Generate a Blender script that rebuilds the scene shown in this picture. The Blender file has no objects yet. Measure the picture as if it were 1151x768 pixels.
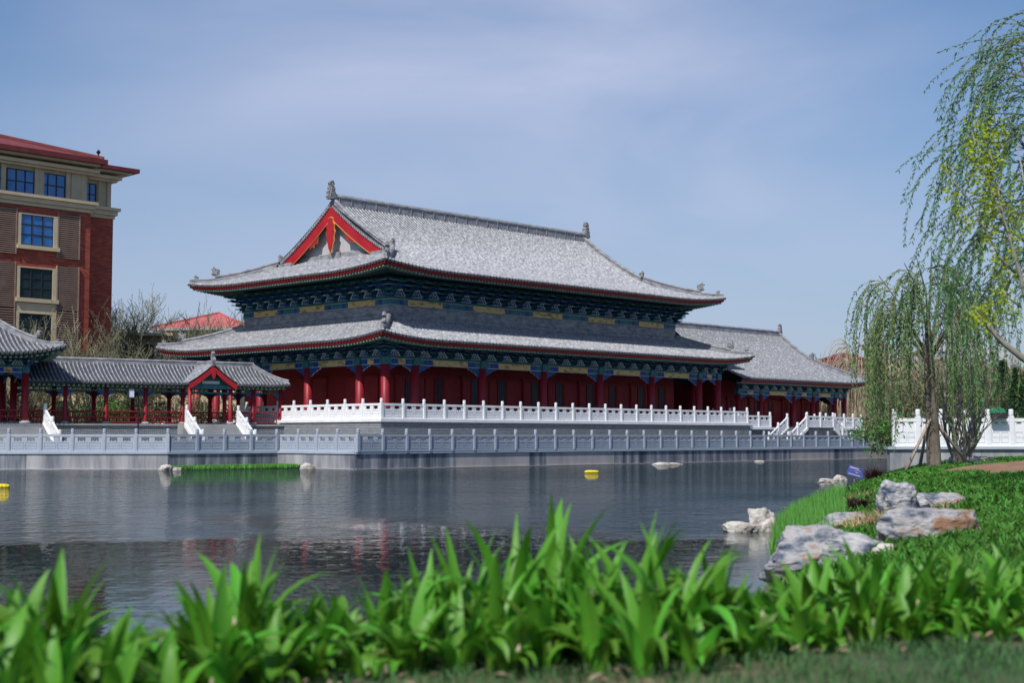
import bpy, math, random
import numpy as np
from mathutils import Vector, Matrix, noise
random.seed(7); rng = np.random.default_rng(7)
R = math.radians
SC = bpy.context.scene
COL = SC.collection

# ------------------------------------------------------------ camera, sky, sun, exposure
F = 1600.0; PITCH = math.atan(108 / F)
cam_d = bpy.data.cameras.new('camera'); cam = bpy.data.objects.new('camera', cam_d); COL.objects.link(cam)
cam_d.sensor_width = 36; cam_d.lens = F / 1151 * 36; cam_d.clip_end = 6000; cam_d.clip_start = .1
cam.location = (0, 0, 2); cam.rotation_euler = (R(90) + PITCH, 0, 0)
cam_d.dof.use_dof = True; cam_d.dof.focus_distance = 75; cam_d.dof.aperture_fstop = 2.0
SC.camera = cam
SUN_EL = 50.0; SUN_AZ = 208.0           # azimuth clockwise from +Y, the sun stands behind and left
w = bpy.data.worlds.new('World'); SC.world = w; w.use_nodes = True
nt = w.node_tree; N = nt.nodes; L = nt.links; N.clear()
wo = N.new('ShaderNodeOutputWorld'); bg = N.new('ShaderNodeBackground'); sky = N.new('ShaderNodeTexSky')
sky.sky_type = 'NISHITA'; sky.sun_disc = False; sky.sun_elevation = R(SUN_EL); sky.sun_rotation = R(SUN_AZ)
sky.air_density = 1.3; sky.dust_density = 1.2; sky.ozone_density = 2.4; sky.altitude = 100
tc = N.new('ShaderNodeTexCoord'); mp = N.new('ShaderNodeMapping'); mp.inputs['Scale'].default_value = (1.1, 1.1, 3.4)
mp.inputs['Rotation'].default_value = (0, R(12), 0)
nz = N.new('ShaderNodeTexNoise'); nz.inputs['Scale'].default_value = 2.1; nz.inputs['Detail'].default_value = 6; nz.inputs['Roughness'].default_value = .48
nz.inputs['Distortion'].default_value = .5
cr = N.new('ShaderNodeValToRGB'); cr.color_ramp.elements[0].position = .42; cr.color_ramp.elements[1].position = .74
cr.color_ramp.elements[0].color = (0, 0, 0, 1); cr.color_ramp.elements[1].color = (.62, .62, .62, 1)
mx = N.new('ShaderNodeMixRGB'); mx.inputs[2].default_value = (6.1, 6.7, 8.9, 1)
tint = N.new('ShaderNodeMixRGB'); tint.blend_type = 'MULTIPLY'; tint.inputs[0].default_value = 1; tint.inputs[2].default_value = (.60, .86, 1.16, 1)
L.new(tc.outputs['Generated'], mp.inputs['Vector']); L.new(mp.outputs[0], nz.inputs['Vector']); L.new(nz.outputs['Fac'], cr.inputs[0])
L.new(sky.outputs[0], tint.inputs[1]); L.new(tint.outputs[0], mx.inputs[1])
sx_ = N.new('ShaderNodeSeparateXYZ'); mr_ = N.new('ShaderNodeMapRange'); mr_.inputs['From Min'].default_value = 0; mr_.inputs['From Max'].default_value = .26
mr_.inputs['To Min'].default_value = .62; mr_.inputs['To Max'].default_value = 0
hz_ = N.new('ShaderNodeMixRGB'); hz_.inputs[2].default_value = (5.8, 6.4, 8.4, 1)
L.new(tc.outputs['Generated'], sx_.inputs[0]); L.new(sx_.outputs[2], mr_.inputs['Value']); L.new(mr_.outputs[0], hz_.inputs[0])
ab = N.new('ShaderNodeMath'); ab.operation = 'ABSOLUTE'; L.new(sx_.outputs[0], ab.inputs[0])      # the cloud veil thins out towards both sides
vm = N.new('ShaderNodeMapRange'); vm.interpolation_type = 'SMOOTHSTEP'; vm.inputs['From Min'].default_value = .06; vm.inputs['From Max'].default_value = .42; vm.inputs['To Min'].default_value = 1; vm.inputs['To Max'].default_value = .12
L.new(ab.outputs[0], vm.inputs['Value']); ml = N.new('ShaderNodeMath'); ml.operation = 'MULTIPLY'; ml2 = N.new('ShaderNodeMath'); ml2.operation = 'ADD'; ml2.inputs[1].default_value = .35; ml2.use_clamp = True
L.new(cr.outputs[0], ml2.inputs[0]); L.new(ml2.outputs[0], ml.inputs[0]); L.new(vm.outputs[0], ml.inputs[1]); L.new(ml.outputs[0], mx.inputs[0]); L.new(mx.outputs[0], hz_.inputs[1]); L.new(hz_.outputs[0], bg.inputs['Color']); L.new(bg.outputs[0], wo.inputs['Surface'])
bg.inputs['Strength'].default_value = .084
sd = bpy.data.lights.new('sun', 'SUN'); sd.energy = 4.4; sd.angle = R(.5); sd.color = (1, .95, .88)
so = bpy.data.objects.new('sun', sd); COL.objects.link(so)
az = R(SUN_AZ); el = R(SUN_EL)
sv = Vector((math.sin(az) * math.cos(el), math.cos(az) * math.cos(el), math.sin(el)))
so.rotation_euler = sv.to_track_quat('Z', 'Y').to_euler()
SC.view_settings.view_transform = 'Standard'; SC.view_settings.look = 'None'
SC.view_settings.exposure = 0.08; SC.view_settings.gamma = 1
SC.cycles.max_bounces = 6; SC.cycles.transparent_max_bounces = 8

# ------------------------------------------------------------ materials
def mat(name, c1, c2=None, scale=1.0, stretch=(1, 1, 1), rough=.8, bump=0, bscale=None, c3=None, spec=.3,
        metal=0, trans=0, detail=6, lo=.35, hi=.65, brick=None, rand=0):
    m = bpy.data.materials.new(name); m.use_nodes = True
    t = m.node_tree; n = t.nodes; l = t.links; p = n['Principled BSDF']
    p.inputs['Roughness'].default_value = rough; p.inputs['Specular IOR Level'].default_value = spec
    p.inputs['Metallic'].default_value = metal
    p.inputs['Base Color'].default_value = (*c1, 1)
    out = None
    if c2 or bump or brick:
        co = n.new('ShaderNodeTexCoord'); ma = n.new('ShaderNodeMapping'); ma.inputs['Scale'].default_value = stretch
        l.new(co.outputs['Object'], ma.inputs['Vector'])
        no = n.new('ShaderNodeTexNoise'); no.inputs['Scale'].default_value = scale; no.inputs['Detail'].default_value = detail
        no.inputs['Roughness'].default_value = .6; l.new(ma.outputs[0], no.inputs['Vector'])
    if c2:
        r = n.new('ShaderNodeValToRGB'); e = r.color_ramp.elements
        e[0].position = lo; e[0].color = (*c1, 1); e[1].position = hi; e[1].color = (*c2, 1)
        if c3:
            x = e.new((lo + hi) / 2); x.color = (*c3, 1)
        l.new(no.outputs['Fac'], r.inputs[0]); out = r.outputs[0]
    if rand:   # per loose piece variation
        ge = n.new('ShaderNodeNewGeometry'); hv = n.new('ShaderNodeHueSaturation')
        mr = n.new('ShaderNodeMapRange'); mr.inputs['To Min'].default_value = 1 - rand; mr.inputs['To Max'].default_value = 1 + rand
        l.new(ge.outputs['Random Per Island'], mr.inputs['Value']); l.new(mr.outputs[0], hv.inputs['Value'])
        mr2 = n.new('ShaderNodeMapRange'); mr2.inputs['To Min'].default_value = .5 - rand * .06; mr2.inputs['To Max'].default_value = .5 + rand * .04
        l.new(ge.outputs['Random Per Island'], mr2.inputs['Value']); l.new(mr2.outputs[0], hv.inputs['Hue'])
        if out: l.new(out, hv.inputs['Color'])
        else: hv.inputs['Color'].default_value = (*c1, 1)
        out = hv.outputs[0]
    if brick:
        bw, bh, mortar, ms = brick
        sx = n.new('ShaderNodeSeparateXYZ'); l.new(co.outputs['Object'], sx.inputs[0])
        ad = n.new('ShaderNodeMath'); l.new(sx.outputs[0], ad.inputs[0]); l.new(sx.outputs[1], ad.inputs[1])
        cb = n.new('ShaderNodeCombineXYZ'); l.new(ad.outputs[0], cb.inputs[0]); l.new(sx.outputs[2], cb.inputs[1])
        bt = n.new('ShaderNodeTexBrick'); bt.inputs['Scale'].default_value = 1
        bt.inputs['Brick Width'].default_value = bw; bt.inputs['Row Height'].default_value = bh; bt.inputs['Mortar Size'].default_value = ms
        bt.inputs['Mortar'].default_value = (*mortar, 1); l.new(cb.outputs[0], bt.inputs['Vector'])
        if out: l.new(out, bt.inputs['Color1']); 
        else: bt.inputs['Color1'].default_value = (*c1, 1)
        bt.inputs['Color2'].default_value = (*[v * .75 for v in c1], 1)
        out = bt.outputs['Color']
    if out: l.new(out, p.inputs['Base Color'])
    if bump:
        b = n.new('ShaderNodeBump'); b.inputs['Strength'].default_value = bump; b.inputs['Distance'].default_value = .05
        n2 = n.new('ShaderNodeTexNoise'); n2.inputs['Scale'].default_value = bscale or scale * 4; n2.inputs['Detail'].default_value = 6
        l.new(ma.outputs[0], n2.inputs['Vector']); l.new(n2.outputs['Fac'], b.inputs['Height']); l.new(b.outputs[0], p.inputs['Normal'])
    if trans:
        ts = n.new('ShaderNodeBsdfTranslucent'); ms_ = n.new('ShaderNodeMixShader'); ms_.inputs[0].default_value = trans
        if out: l.new(out, ts.inputs['Color'])
        else: ts.inputs['Color'].default_value = (*c1, 1)
        l.new(p.outputs[0], ms_.inputs[1]); l.new(ts.outputs[0], ms_.inputs[2]); l.new(ms_.outputs[0], n['Material Output'].inputs['Surface'])
    return m

TILE = mat('grey_roof_tile', (.13, .135, .15), (.56, .56, .59), 3.6, (1, 1, 1), .62, .5, 9, c3=(.31, .315, .335), lo=.30, hi=.74, detail=9)
TILE2 = mat('grey_roof_tile_dark', (.12, .13, .145), (.46, .47, .50), 4, (1, 1, 1), .62, .5, 9, c3=(.2, .21, .23), lo=.28, hi=.74, detail=8)
RIDGE = mat('grey_ridge_tile', (.13, .135, .15), (.36, .36, .38), 1.6, (1, 1, 2), .75, .5, 8, lo=.3, hi=.7)
BEAST = mat('carved_grey_clay', (.10, .10, .11), (.34, .33, .33), 5, (1, 1, 1), .85, 1, 14, lo=.35, hi=.65)
REDP = mat('red_paint', (.21, .012, .02), (.28, .018, .027), .8, rough=.45, lo=.3, hi=.7)
REDB = mat('bright_red_paint', (.34, .012, .022), (.42, .02, .03), .8, rough=.5, lo=.3, hi=.7)
REDW = mat('dark_red_wall_paint', (.18, .010, .015), (.26, .014, .02), .7, (1, 1, .5), .6, lo=.3, hi=.7)
REDF = mat('red_eave_board', (.20, .012, .014), (.27, .02, .02), 1.5, rough=.6)
RAFT = mat('rafter_end_paint', (.30, .38, .34), (.12, .25, .2), 3, rough=.6)
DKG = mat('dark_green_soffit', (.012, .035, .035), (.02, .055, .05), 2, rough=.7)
BLUE = mat('blue_painted_timber', (.012, .05, .19), (.02, .085, .25), 2.4, rough=.5, lo=.4, hi=.6)
BLUEV = mat('vivid_blue_paint', (.01, .04, .36), rough=.5)
GREEN = mat('green_painted_timber', (.01, .09, .075), (.02, .14, .11), 2.4, rough=.5, lo=.4, hi=.6)
TEAL = mat('teal_painted_timber', (.02, .10, .14), (.05, .17, .2), 4, rough=.5)
WEDGE = mat('white_painted_outline', (.42, .50, .52), rough=.6)
GOLD = mat('gilded_panel', (.60, .43, .19), (.17, .09, .03), 2.2, (1, 1, 2.5), .5, lo=.5, hi=.66, detail=5)
GOLDL = mat('gold_line', (.62, .38, .08), rough=.45)
WHITE = mat('white_marble', (.66, .67, .69), (.80, .80, .81), 1.1, rough=.6, bump=.15, lo=.3, hi=.6)
WSH = mat('white_marble_carving', (.50, .515, .54), (.66, .67, .69), 6, rough=.7, lo=.35, hi=.6)
PLAST = mat('weathered_plaster', (.50, .49, .50), (.40, .38, .385), .6, (1, 1, .4), .85)
GBRICK = mat('grey_brick', (.13, .145, .165), (.19, .205, .23), 1.2, rough=.85, brick=(.30, .11, (.36, .37, .38), .012))
GBRICKD = mat('grey_brick_dark', (.10, .11, .125), (.15, .16, .18), 1.2, rough=.85, brick=(.5, .22, (.2, .2, .21), .012))
CANR = mat('blue_grey_granite', (.31, .355, .42), (.41, .455, .52), .5, (1, 1, 1), .65, .1, 10, lo=.3, hi=.7)
CANR2 = mat('blue_grey_granite_carving', (.24, .285, .35), (.34, .39, .455), 5, rough=.75, lo=.3, hi=.7)
GAPT = mat('roof_trough_tile', (.03, .034, .042), (.08, .085, .095), 3, rough=.8, lo=.3, hi=.7)
STAIN = mat('stained_wall', (.06, .07, .095), (.42, .41, .42), 1.3, (.8, .8, .09), .8, .2, 5, c3=(.19, .205, .235), lo=.38, hi=.62)
PALEW = mat('pale_wall', (.46, .42, .41), (.24, .24, .26), .7, (1, 1, .35), .8, .2, 5, lo=.4, hi=.75)
MIDW = mat('mid_wall', (.12, .135, .16), (.42, .41, .42), .9, (.8, .8, .12), .8, .2, 5, lo=.36, hi=.62)
PAVE = mat('grey_paving', (.26, .26, .27), (.34, .34, .34), .8, rough=.85)
REDBR = mat('red_brick', (.34, .068, .04), (.48, .11, .065), .8, rough=.85, brick=(.5, .16, (.24, .07, .06), .012))
CREAM = mat('cream_stone', (.52, .42, .27), (.62, .51, .34), .6, rough=.8)
CREAMD = mat('cream_stone_dull', (.40, .33, .22), (.50, .42, .29), .6, rough=.85)
REDRF = mat('red_roof', (.13, .028, .03), (.19, .04, .042), 1.2, rough=.7)
PINKRF = mat('pink_red_roof', (.42, .10, .10), (.50, .13, .13), .8, rough=.7)
GLASS = mat('blue_window_glass', (.01, .09, .30), (.02, .17, .46), .6, (1, 1, .6), .08, spec=.8)
DGLASS = mat('dark_window_glass', (.008, .02, .025), (.02, .045, .05), .6, rough=.35, spec=.25)
FRAME = mat('dark_window_frame', (.03, .03, .035), rough=.5)
BLACK = mat('black_metal', (.02, .02, .022), rough=.45, metal=.3)
LOUV = mat('tan_louvre', (.25, .165, .125), (.32, .22, .17), 1, rough=.7)
LOUVD = mat('louvre_gap', (.05, .025, .02), rough=.9)
BARK = mat('willow_bark', (.10, .085, .065), (.20, .17, .135), 3, (1, 1, .3), .9, .8, 16)
BARKG = mat('grey_bark', (.19, .175, .15), (.30, .27, .23), 2, (1, 1, .4), .9, .5, 10)
TWIG = mat('pale_twig', (.30, .235, .165), (.40, .32, .235), .5, rough=.9)
TWIGG = mat('green_grey_twig', (.16, .16, .10), (.23, .22, .14), .5, rough=.9)
TWIGP = mat('pale_yellow_twig', (.42, .37, .24), (.30, .27, .17), .5, rough=.9)
WLEAF = mat('willow_leaf', (.12, .25, .06), rough=.55, trans=.35, rand=.35)
WLEAFB = mat('willow_leaf_cool', (.10, .23, .085), rough=.55, trans=.35, rand=.35)
YLEAF = mat('yellow_leaf', (.34, .42, .03), rough=.6, trans=.4, rand=.3)
DLEAF = mat('dark_leaf', (.035, .085, .03), rough=.7, trans=.2, rand=.4)
SLEAF = mat('shrub_leaf', (.08, .2, .04), rough=.65, trans=.3, rand=.35)
BUD = mat('sparse_bud_leaf', (.17, .18, .10), rough=.7, trans=.3, rand=.3)
LILY = mat('strap_leaf', (.095, .27, .02), rough=.48, trans=.30, rand=.5, spec=.45)
LILYD = mat('dry_leaf_tip', (.62, .55, .38), rough=.8, trans=.3)
LAWN = mat('lawn_blade', (.075, .17, .055), rough=.7, trans=.3, rand=.4)
COVER = mat('ground_cover_blade', (.075, .22, .028), rough=.6, trans=.3, rand=.5)
IRIS = mat('reed_blade', (.14, .38, .07), rough=.55, trans=.35, rand=.3)
DRY = mat('dry_blade', (.50, .38, .20), rough=.8, trans=.3, rand=.3)
PURP = mat('dark_shrub_blade', (.07, .035, .035), rough=.8, rand=.4)
ROCK = mat('pale_rock', (.44, .43, .42), (.045, .06, .095), 2.4, (1, 1.6, 2.8), .9, 1, 9, c3=(.24, .25, .27), lo=.40, hi=.60, detail=12)
ROCKB = mat('brown_rock', (.07, .09, .13), (.24, .135, .08), 1.9, (1, 1, 2.0), .9, 1, 9, c3=(.36, .35, .35), lo=.38, hi=.60, detail=12)
ROCKW = mat('white_rock', (.52, .49, .45), (.24, .20, .17), 2.8, rough=.9, bump=1, bscale=9, lo=.42, hi=.66, detail=8)
SOIL = mat('red_brown_soil', (.20, .115, .07), (.27, .165, .105), 2.5, rough=.95, bump=.8, bscale=8)
WOOD = mat('peeled_pole_wood', (.28, .22, .17), (.40, .33, .27), 2, (1, 1, .2), .8)
YEL = mat('yellow_plastic', (.75, .58, .01), rough=.4)
FROST = mat('frosted_lamp_panel', (.60, .64, .70), rough=.4)
BLUES = mat('blue_board', (.015, .045, .22), rough=.35)
LILAC = mat('lilac_mark', (.42, .30, .42), rough=.5)
GREENR = mat('green_sign_paint', (.02, .22, .12), rough=.5)
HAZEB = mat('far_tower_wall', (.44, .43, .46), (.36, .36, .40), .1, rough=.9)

# ------------------------------------------------------------ helpers
def tag(o, label=None, cat=None, group=None, kind=None):
    if label: o['label'] = label
    if cat: o['category'] = cat
    if group: o['group'] = group
    if kind: o['kind'] = kind
    return o
def empty(name, loc, rz, label, cat, group=None):
    o = bpy.data.objects.new(name, None); COL.objects.link(o); o.location = loc; o.rotation_euler = (0, 0, rz)
    o.empty_display_size = .5
    return tag(o, label, cat, group)
def dup(src, parent=None, loc=None, rz=None):
    c = src.copy(); COL.objects.link(c)
    if parent: c.parent = parent
    if loc is not None: c.location = loc
    if rz is not None: c.rotation_euler = (0, 0, rz)
    return c
def dup_tree(src, loc, rz, label, group=None):
    c = dup(src, None, loc, rz); c['label'] = label
    if group: c['group'] = group
    for ch in list(src.children):
        k = ch.copy(); COL.objects.link(k); k.parent = c
        for g in list(ch.children):
            q = g.copy(); COL.objects.link(q); q.parent = k
    return c
class MB:
    def __init__(s): s.v = []; s.f = []; s.m = []
    def poly(s, pts, mi=0):
        b = len(s.v); s.v += [tuple(p) for p in pts]; s.f.append(tuple(range(b, b + len(pts)))); s.m.append(mi)
    def box(s, x0, x1, y0, y1, z0, z1, mi=0, M=None):
        b = len(s.v)
        P = [(x0, y0, z0), (x1, y0, z0), (x1, y1, z0), (x0, y1, z0), (x0, y0, z1), (x1, y0, z1), (x1, y1, z1), (x0, y1, z1)]
        if M is not None: P = [tuple(M @ Vector(p)) for p in P]
        s.v += P
        for f in ((0, 3, 2, 1), (4, 5, 6, 7), (0, 1, 5, 4), (1, 2, 6, 5), (2, 3, 7, 6), (3, 0, 4, 7)):
            s.f.append(tuple(b + i for i in f)); s.m.append(mi)
    def tube(s, pts, rad, n=8, mi=0, caps=True):
        pts = [Vector(p) for p in pts]; b = len(s.v)
        if not isinstance(rad, (list, tuple)): rad = [rad] * len(pts)
        up = Vector((.13, .21, .97)).normalized()
        for i, p in enumerate(pts):
            d = (pts[min(i + 1, len(pts) - 1)] - pts[max(i - 1, 0)])
            d = d.normalized() if d.length > 1e-9 else Vector((0, 0, 1))
            a = d.cross(up)
            if a.length < .15: a = d.cross(Vector((1, 0, 0)))
            a.normalize(); c = d.cross(a)
            for k in range(n):
                t = 2 * math.pi * k / n
                s.v.append(tuple(p + (a * math.cos(t) + c * math.sin(t)) * rad[i]))
        for i in range(len(pts) - 1):
            for k in range(n):
                q = (k + 1) % n
                s.f.append((b + i * n + k, b + i * n + q, b + (i + 1) * n + q, b + (i + 1) * n + k)); s.m.append(mi)
        if caps and n > 3:
            s.f.append(tuple(b + k for k in reversed(range(n)))); s.m.append(mi)
            s.f.append(tuple(b + (len(pts) - 1) * n + k for k in range(n))); s.m.append(mi)
    def prism(s, poly, org, ax, ay, th, mi=0, mi2=None):   # outline in plane (ax, ay), extruded +-th/2 along the normal
        org = Vector(org); ax = Vector(ax).normalized(); ay = Vector(ay).normalized(); n = ax.cross(ay) * (th / 2); b = len(s.v); k = len(poly)
        for sg in (1, -1):
            for (x, y) in poly: s.v.append(tuple(org + ax * x + ay * y + n * sg))
        s.f.append(tuple(range(b, b + k))); s.m.append(mi)
        s.f.append(tuple(reversed(range(b + k, b + 2 * k)))); s.m.append(mi)
        for i in range(k):
            j = (i + 1) % k
            s.f.append((b + j, b + i, b + k + i, b + k + j)); s.m.append(mi if mi2 is None else mi2)
    def sweep(s, pts, prof, mi=0, caps=True):   # profile = (lateral, up) pairs kept vertical along the path
        pts = [Vector(p) for p in pts]; b = len(s.v); k = len(prof)
        for i, p in enumerate(pts):
            d = pts[min(i + 1, len(pts) - 1)] - pts[max(i - 1, 0)]; d.z = 0
            if d.length < 1e-6: d = Vector((1, 0, 0))
            d.normalize(); la = Vector((d.y, -d.x, 0))
            for (a, u) in prof: s.v.append(tuple(p + la * a + Vector((0, 0, u))))
        for i in range(len(pts) - 1):
            for j in range(k):
                q = (j + 1) % k
                s.f.append((b + i * k + j, b + i * k + q, b + (i + 1) * k + q, b + (i + 1) * k + j)); s.m.append(mi)
        if caps:
            s.f.append(tuple(b + j for j in reversed(range(k)))); s.m.append(mi)
            s.f.append(tuple(b + (len(pts) - 1) * k + j for j in range(k))); s.m.append(mi)
    def lathe(s, prof, c=(0, 0, 0), n=12, mi=0):     # prof = (radius, z)
        b = len(s.v)
        for (r, z) in prof:
            for k in range(n):
                t = 2 * math.pi * k / n; s.v.append((c[0] + r * math.cos(t), c[1] + r * math.sin(t), c[2] + z))
        for i in range(len(prof) - 1):
            for k in range(n):
                q = (k + 1) % n; s.f.append((b + i * n + k, b + i * n + q, b + (i + 1) * n + q, b + (i + 1) * n + k)); s.m.append(mi)
        s.f.append(tuple(b + (len(prof) - 1) * n + k for k in range(n))); s.m.append(mi)
    def build(s, name, mats, parent=None, smooth=False, loc=None, rz=None):
        me = bpy.data.meshes.new(name); me.from_pydata(s.v, [], s.f)
        if not isinstance(mats, (list, tuple)): mats = [mats]
        for m in mats: me.materials.append(m)
        if len(mats) > 1: me.polygons.foreach_set('material_index', s.m)
        if smooth: me.polygons.foreach_set('use_smooth', [True] * len(s.f))
        me.update(); o = bpy.data.objects.new(name, me); COL.objects.link(o)
        if parent: o.parent = parent
        if loc is not None: o.location = loc
        if rz is not None: o.rotation_euler = (0, 0, rz)
        return o
def npmesh(name, V, faces, mats, parent=None, mi=None, loc=None):
    me = bpy.data.meshes.new(name)
    if len(V):
        nl = sum(f.size for f in faces); nf = sum(len(f) for f in faces)
        me.vertices.add(len(V)); me.vertices.foreach_set('co', np.asarray(V, dtype=np.float32).ravel())
        me.loops.add(nl); me.polygons.add(nf)
        me.loops.foreach_set('vertex_index', np.concatenate([f.ravel() for f in faces]).astype(np.int32))
        ls = []; a = 0
        for f in faces:
            ls.append(a + np.arange(len(f)) * f.shape[1]); a += f.size
        me.polygons.foreach_set('loop_start', np.concatenate(ls).astype(np.int32))
    if not isinstance(mats, (list, tuple)): mats = [mats]
    for m in mats: me.materials.append(m)
    if mi is not None: me.polygons.foreach_set('material_index', np.asarray(mi, dtype=np.int32))
    me.update(); me.validate(); o = bpy.data.objects.new(name, me); COL.objects.link(o)
    if parent: o.parent = parent
    if loc is not None: o.location = loc
    return o
def leaves_arr(P, D, ln, wd):     # diamond leaves: position, direction, length, width
    n = len(P); D = D / (np.linalg.norm(D, axis=1, keepdims=True) + 1e-9)
    r = rng.normal(size=(n, 3)); S = np.cross(D, r); S /= (np.linalg.norm(S, axis=1, keepdims=True) + 1e-9)
    ln = np.broadcast_to(np.asarray(ln, float).reshape(-1, 1), (n, 1)); wd = np.broadcast_to(np.asarray(wd, float).reshape(-1, 1), (n, 1))
    V = np.stack([P, P + D * ln * .45 + S * wd / 2, P + D * ln, P + D * ln * .45 - S * wd / 2], 1).reshape(-1, 3)
    return V, np.arange(4 * n).reshape(-1, 4)
def blades_arr(P, H, W, lean):    # upright blades, bent outward
    n = len(P); t = rng.uniform(0, 2 * np.pi, n); d = np.stack([np.cos(t), np.sin(t), np.zeros(n)], 1)
    t2 = rng.uniform(0, 2 * np.pi, n); s = np.stack([np.cos(t2), np.sin(t2), np.zeros(n)], 1) * (W / 2)[:, None]
    z = np.array([0, 0, 1.0]); le = lean * rng.uniform(.2, 1, n)
    m = P + z * (H * .6)[:, None] + d * (H * le * .35)[:, None]; tip = P + z * (H * (1 - .25 * le))[:, None] + d * (H * le)[:, None]
    V = np.stack([P - s * .7, P + s * .7, m - s, m + s, tip], 1).reshape(-1, 3); b = np.arange(n)[:, None] * 5
    return V, b + np.array([[0, 1, 3, 2]]), b + np.array([[2, 3, 4]])

def frame(ox, oy, azdeg):   # returns local->world helper for a frame whose x axis points to compass azimuth azdeg
    a = R(90 - azdeg)
    return (ox, oy, a), (lambda x, y: (ox + x * math.cos(a) - y * math.sin(a), oy + x * math.sin(a) + y * math.cos(a)))
def pixray(px, py):
    a = (px - 575.5) / F; b = (384 - py) / F; c, s = math.cos(PITCH), math.sin(PITCH)
    return Vector((a, c - b * s, s + b * c))
def at(px, Y):              # world X of image column px at distance Y
    return (px - 575.5) / F * Y
HA = 44.15
HF, hw = frame(-9.18, 103, HA)
GF, gw = frame(-17.1, 107, 57)

# ------------------------------------------------------------ terrain and water
SHORE = [(-90, 16), (-40, 14), (-12, 11.2), (-4, 11), (0, 11.5), (2.2, 14), (3.1, 18), (3.8, 21), (4.7, 25), (5.7, 30), (7.3, 36), (9.8, 44), (12.5, 53), (16.4, 62.5), (17.2, 66), (60, 66)]
def shore_d(x, y):
    best = 1e9; sg = 1
    for (ax, ay), (bx, by) in zip(SHORE[:-1], SHORE[1:]):
        dx, dy = bx - ax, by - ay; t = max(0, min(1, ((x - ax) * dx + (y - ay) * dy) / (dx * dx + dy * dy)))
        qx, qy = ax + t * dx, ay + t * dy; d = math.hypot(x - qx, y - qy)
        if d < best - 1e-9: best = d; sg = 1 if dx * (y - ay) - dy * (x - ax) < 0 else -1
    return best * sg
def terr(x, y):
    d = shore_d(x, y)
    if d < 0: return max(-.8, d * .5)
    z = .98 * (1 - math.exp(-d / 1.7))
    z += .05 * noise.noise(Vector((x * .35, y * .35, 3))) * min(1, d)
    if y > 30: z += .12 * min(1, (y - 30) / 20) * min(1, d / 5)
    return z
def pix2ground(px, py):
    r = pixray(px, py); t = 3.0
    while t < 120:
        p = Vector((0, 0, 2)) + r * t
        if p.z <= max(0, terr(p.x, p.y)): return p
        t += .1
    return p
def grid(name, x0, x1, y0, y1, nx, ny, zf, m):
    V = []; 
    for j in range(ny + 1):
        for i in range(nx + 1):
            x = x0 + (x1 - x0) * i / nx; y = y0 + (y1 - y0) * j / ny; V.append((x, y, zf(x, y)))
    Fc = np.array([[j * (nx + 1) + i, j * (nx + 1) + i + 1, (j + 1) * (nx + 1) + i + 1, (j + 1) * (nx + 1) + i] for j in range(ny) for i in range(nx)])
    o = npmesh(name, V, [Fc], m); o.data.polygons.foreach_set('use_smooth', [True] * len(Fc)); return tag(o, kind='structure')
GRD = mat('bank_earth', (.04, .075, .028), (.19, .155, .09), .8, rough=.95, bump=.6, bscale=12, lo=.4, hi=.75)
LAWNG = mat('lawn_earth', (.05, .09, .03), (.22, .19, .11), .9, rough=.95, bump=.6, bscale=12, lo=.42, hi=.66)
grid('ground', -60, 64, -40, 70.8, 124, 111, terr, GRD)
# far land: one sheet behind the canal wall reaching the horizon
c0 = hw(-10.46, -9.33); c1 = hw(56.6, -9.33); cB = hw(-10.46, -1.33)
A41 = R(90 - 49)
pA1 = (cB[0] - 8 * math.cos(R(41.5)), cB[1] - 8 * math.sin(R(41.5)))
CANAL = [(-2500, pA1[1]), pA1, cB, c0, c1]
mb = MB()
for (xa, ya), (xb, yb) in zip(CANAL[:-1], CANAL[1:]): mb.poly([(xa, ya + .2, 1.1), (xb, yb + .2, 1.1), (xb, 3500, 1.1), (xa, 3500, 1.1)])
mb.poly([(17.5, 65.5, 1.1), (2500, 65.5, 1.1), (2500, 3500, 1.1), (c1[0], 3500, 1.1), (c1[0], c1[1] + .2, 1.1)])
tag(mb.build('far_land', mat('far_ground', (.16, .15, .12), (.24, .22, .18), .3, rough=.95)), kind='structure')
mb = MB(); mb.poly([(-800, -200, 0), (800, -200, 0), (800, 150, 0), (-800, 150, 0)])
wat = mb.build('water', bpy.data.materials.new('water')); tag(wat, kind='structure')
m = wat.data.materials[0]; m.use_nodes = True; n = m.node_tree.nodes; l = m.node_tree.links; p = n['Principled BSDF']
p.inputs['Base Color'].default_value = (.012, .028, .026, 1); p.inputs['Roughness'].default_value = .02; p.inputs['IOR'].default_value = 1.33
p.inputs['Specular IOR Level'].default_value = .30
co = n.new('ShaderNodeTexCoord'); prev = None
sy = n.new('ShaderNodeSeparateXYZ'); l.new(co.outputs['Object'], sy.inputs[0])
wm = n.new('ShaderNodeTexNoise'); wm.inputs['Scale'].default_value = .09; wm.inputs['Detail'].default_value = 2; l.new(co.outputs['Object'], wm.inputs['Vector'])
ad = n.new('ShaderNodeMath'); ad.operation = 'MULTIPLY_ADD'; ad.inputs[1].default_value = 52; l.new(wm.outputs['Fac'], ad.inputs[0]); l.new(sy.outputs[1], ad.inputs[2])
br = n.new('ShaderNodeMapRange'); br.inputs['From Min'].default_value = 54; br.inputs['From Max'].default_value = 104; br.inputs['To Min'].default_value = .013; br.inputs['To Max'].default_value = 1; l.new(ad.outputs[0], br.inputs['Value'])
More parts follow.
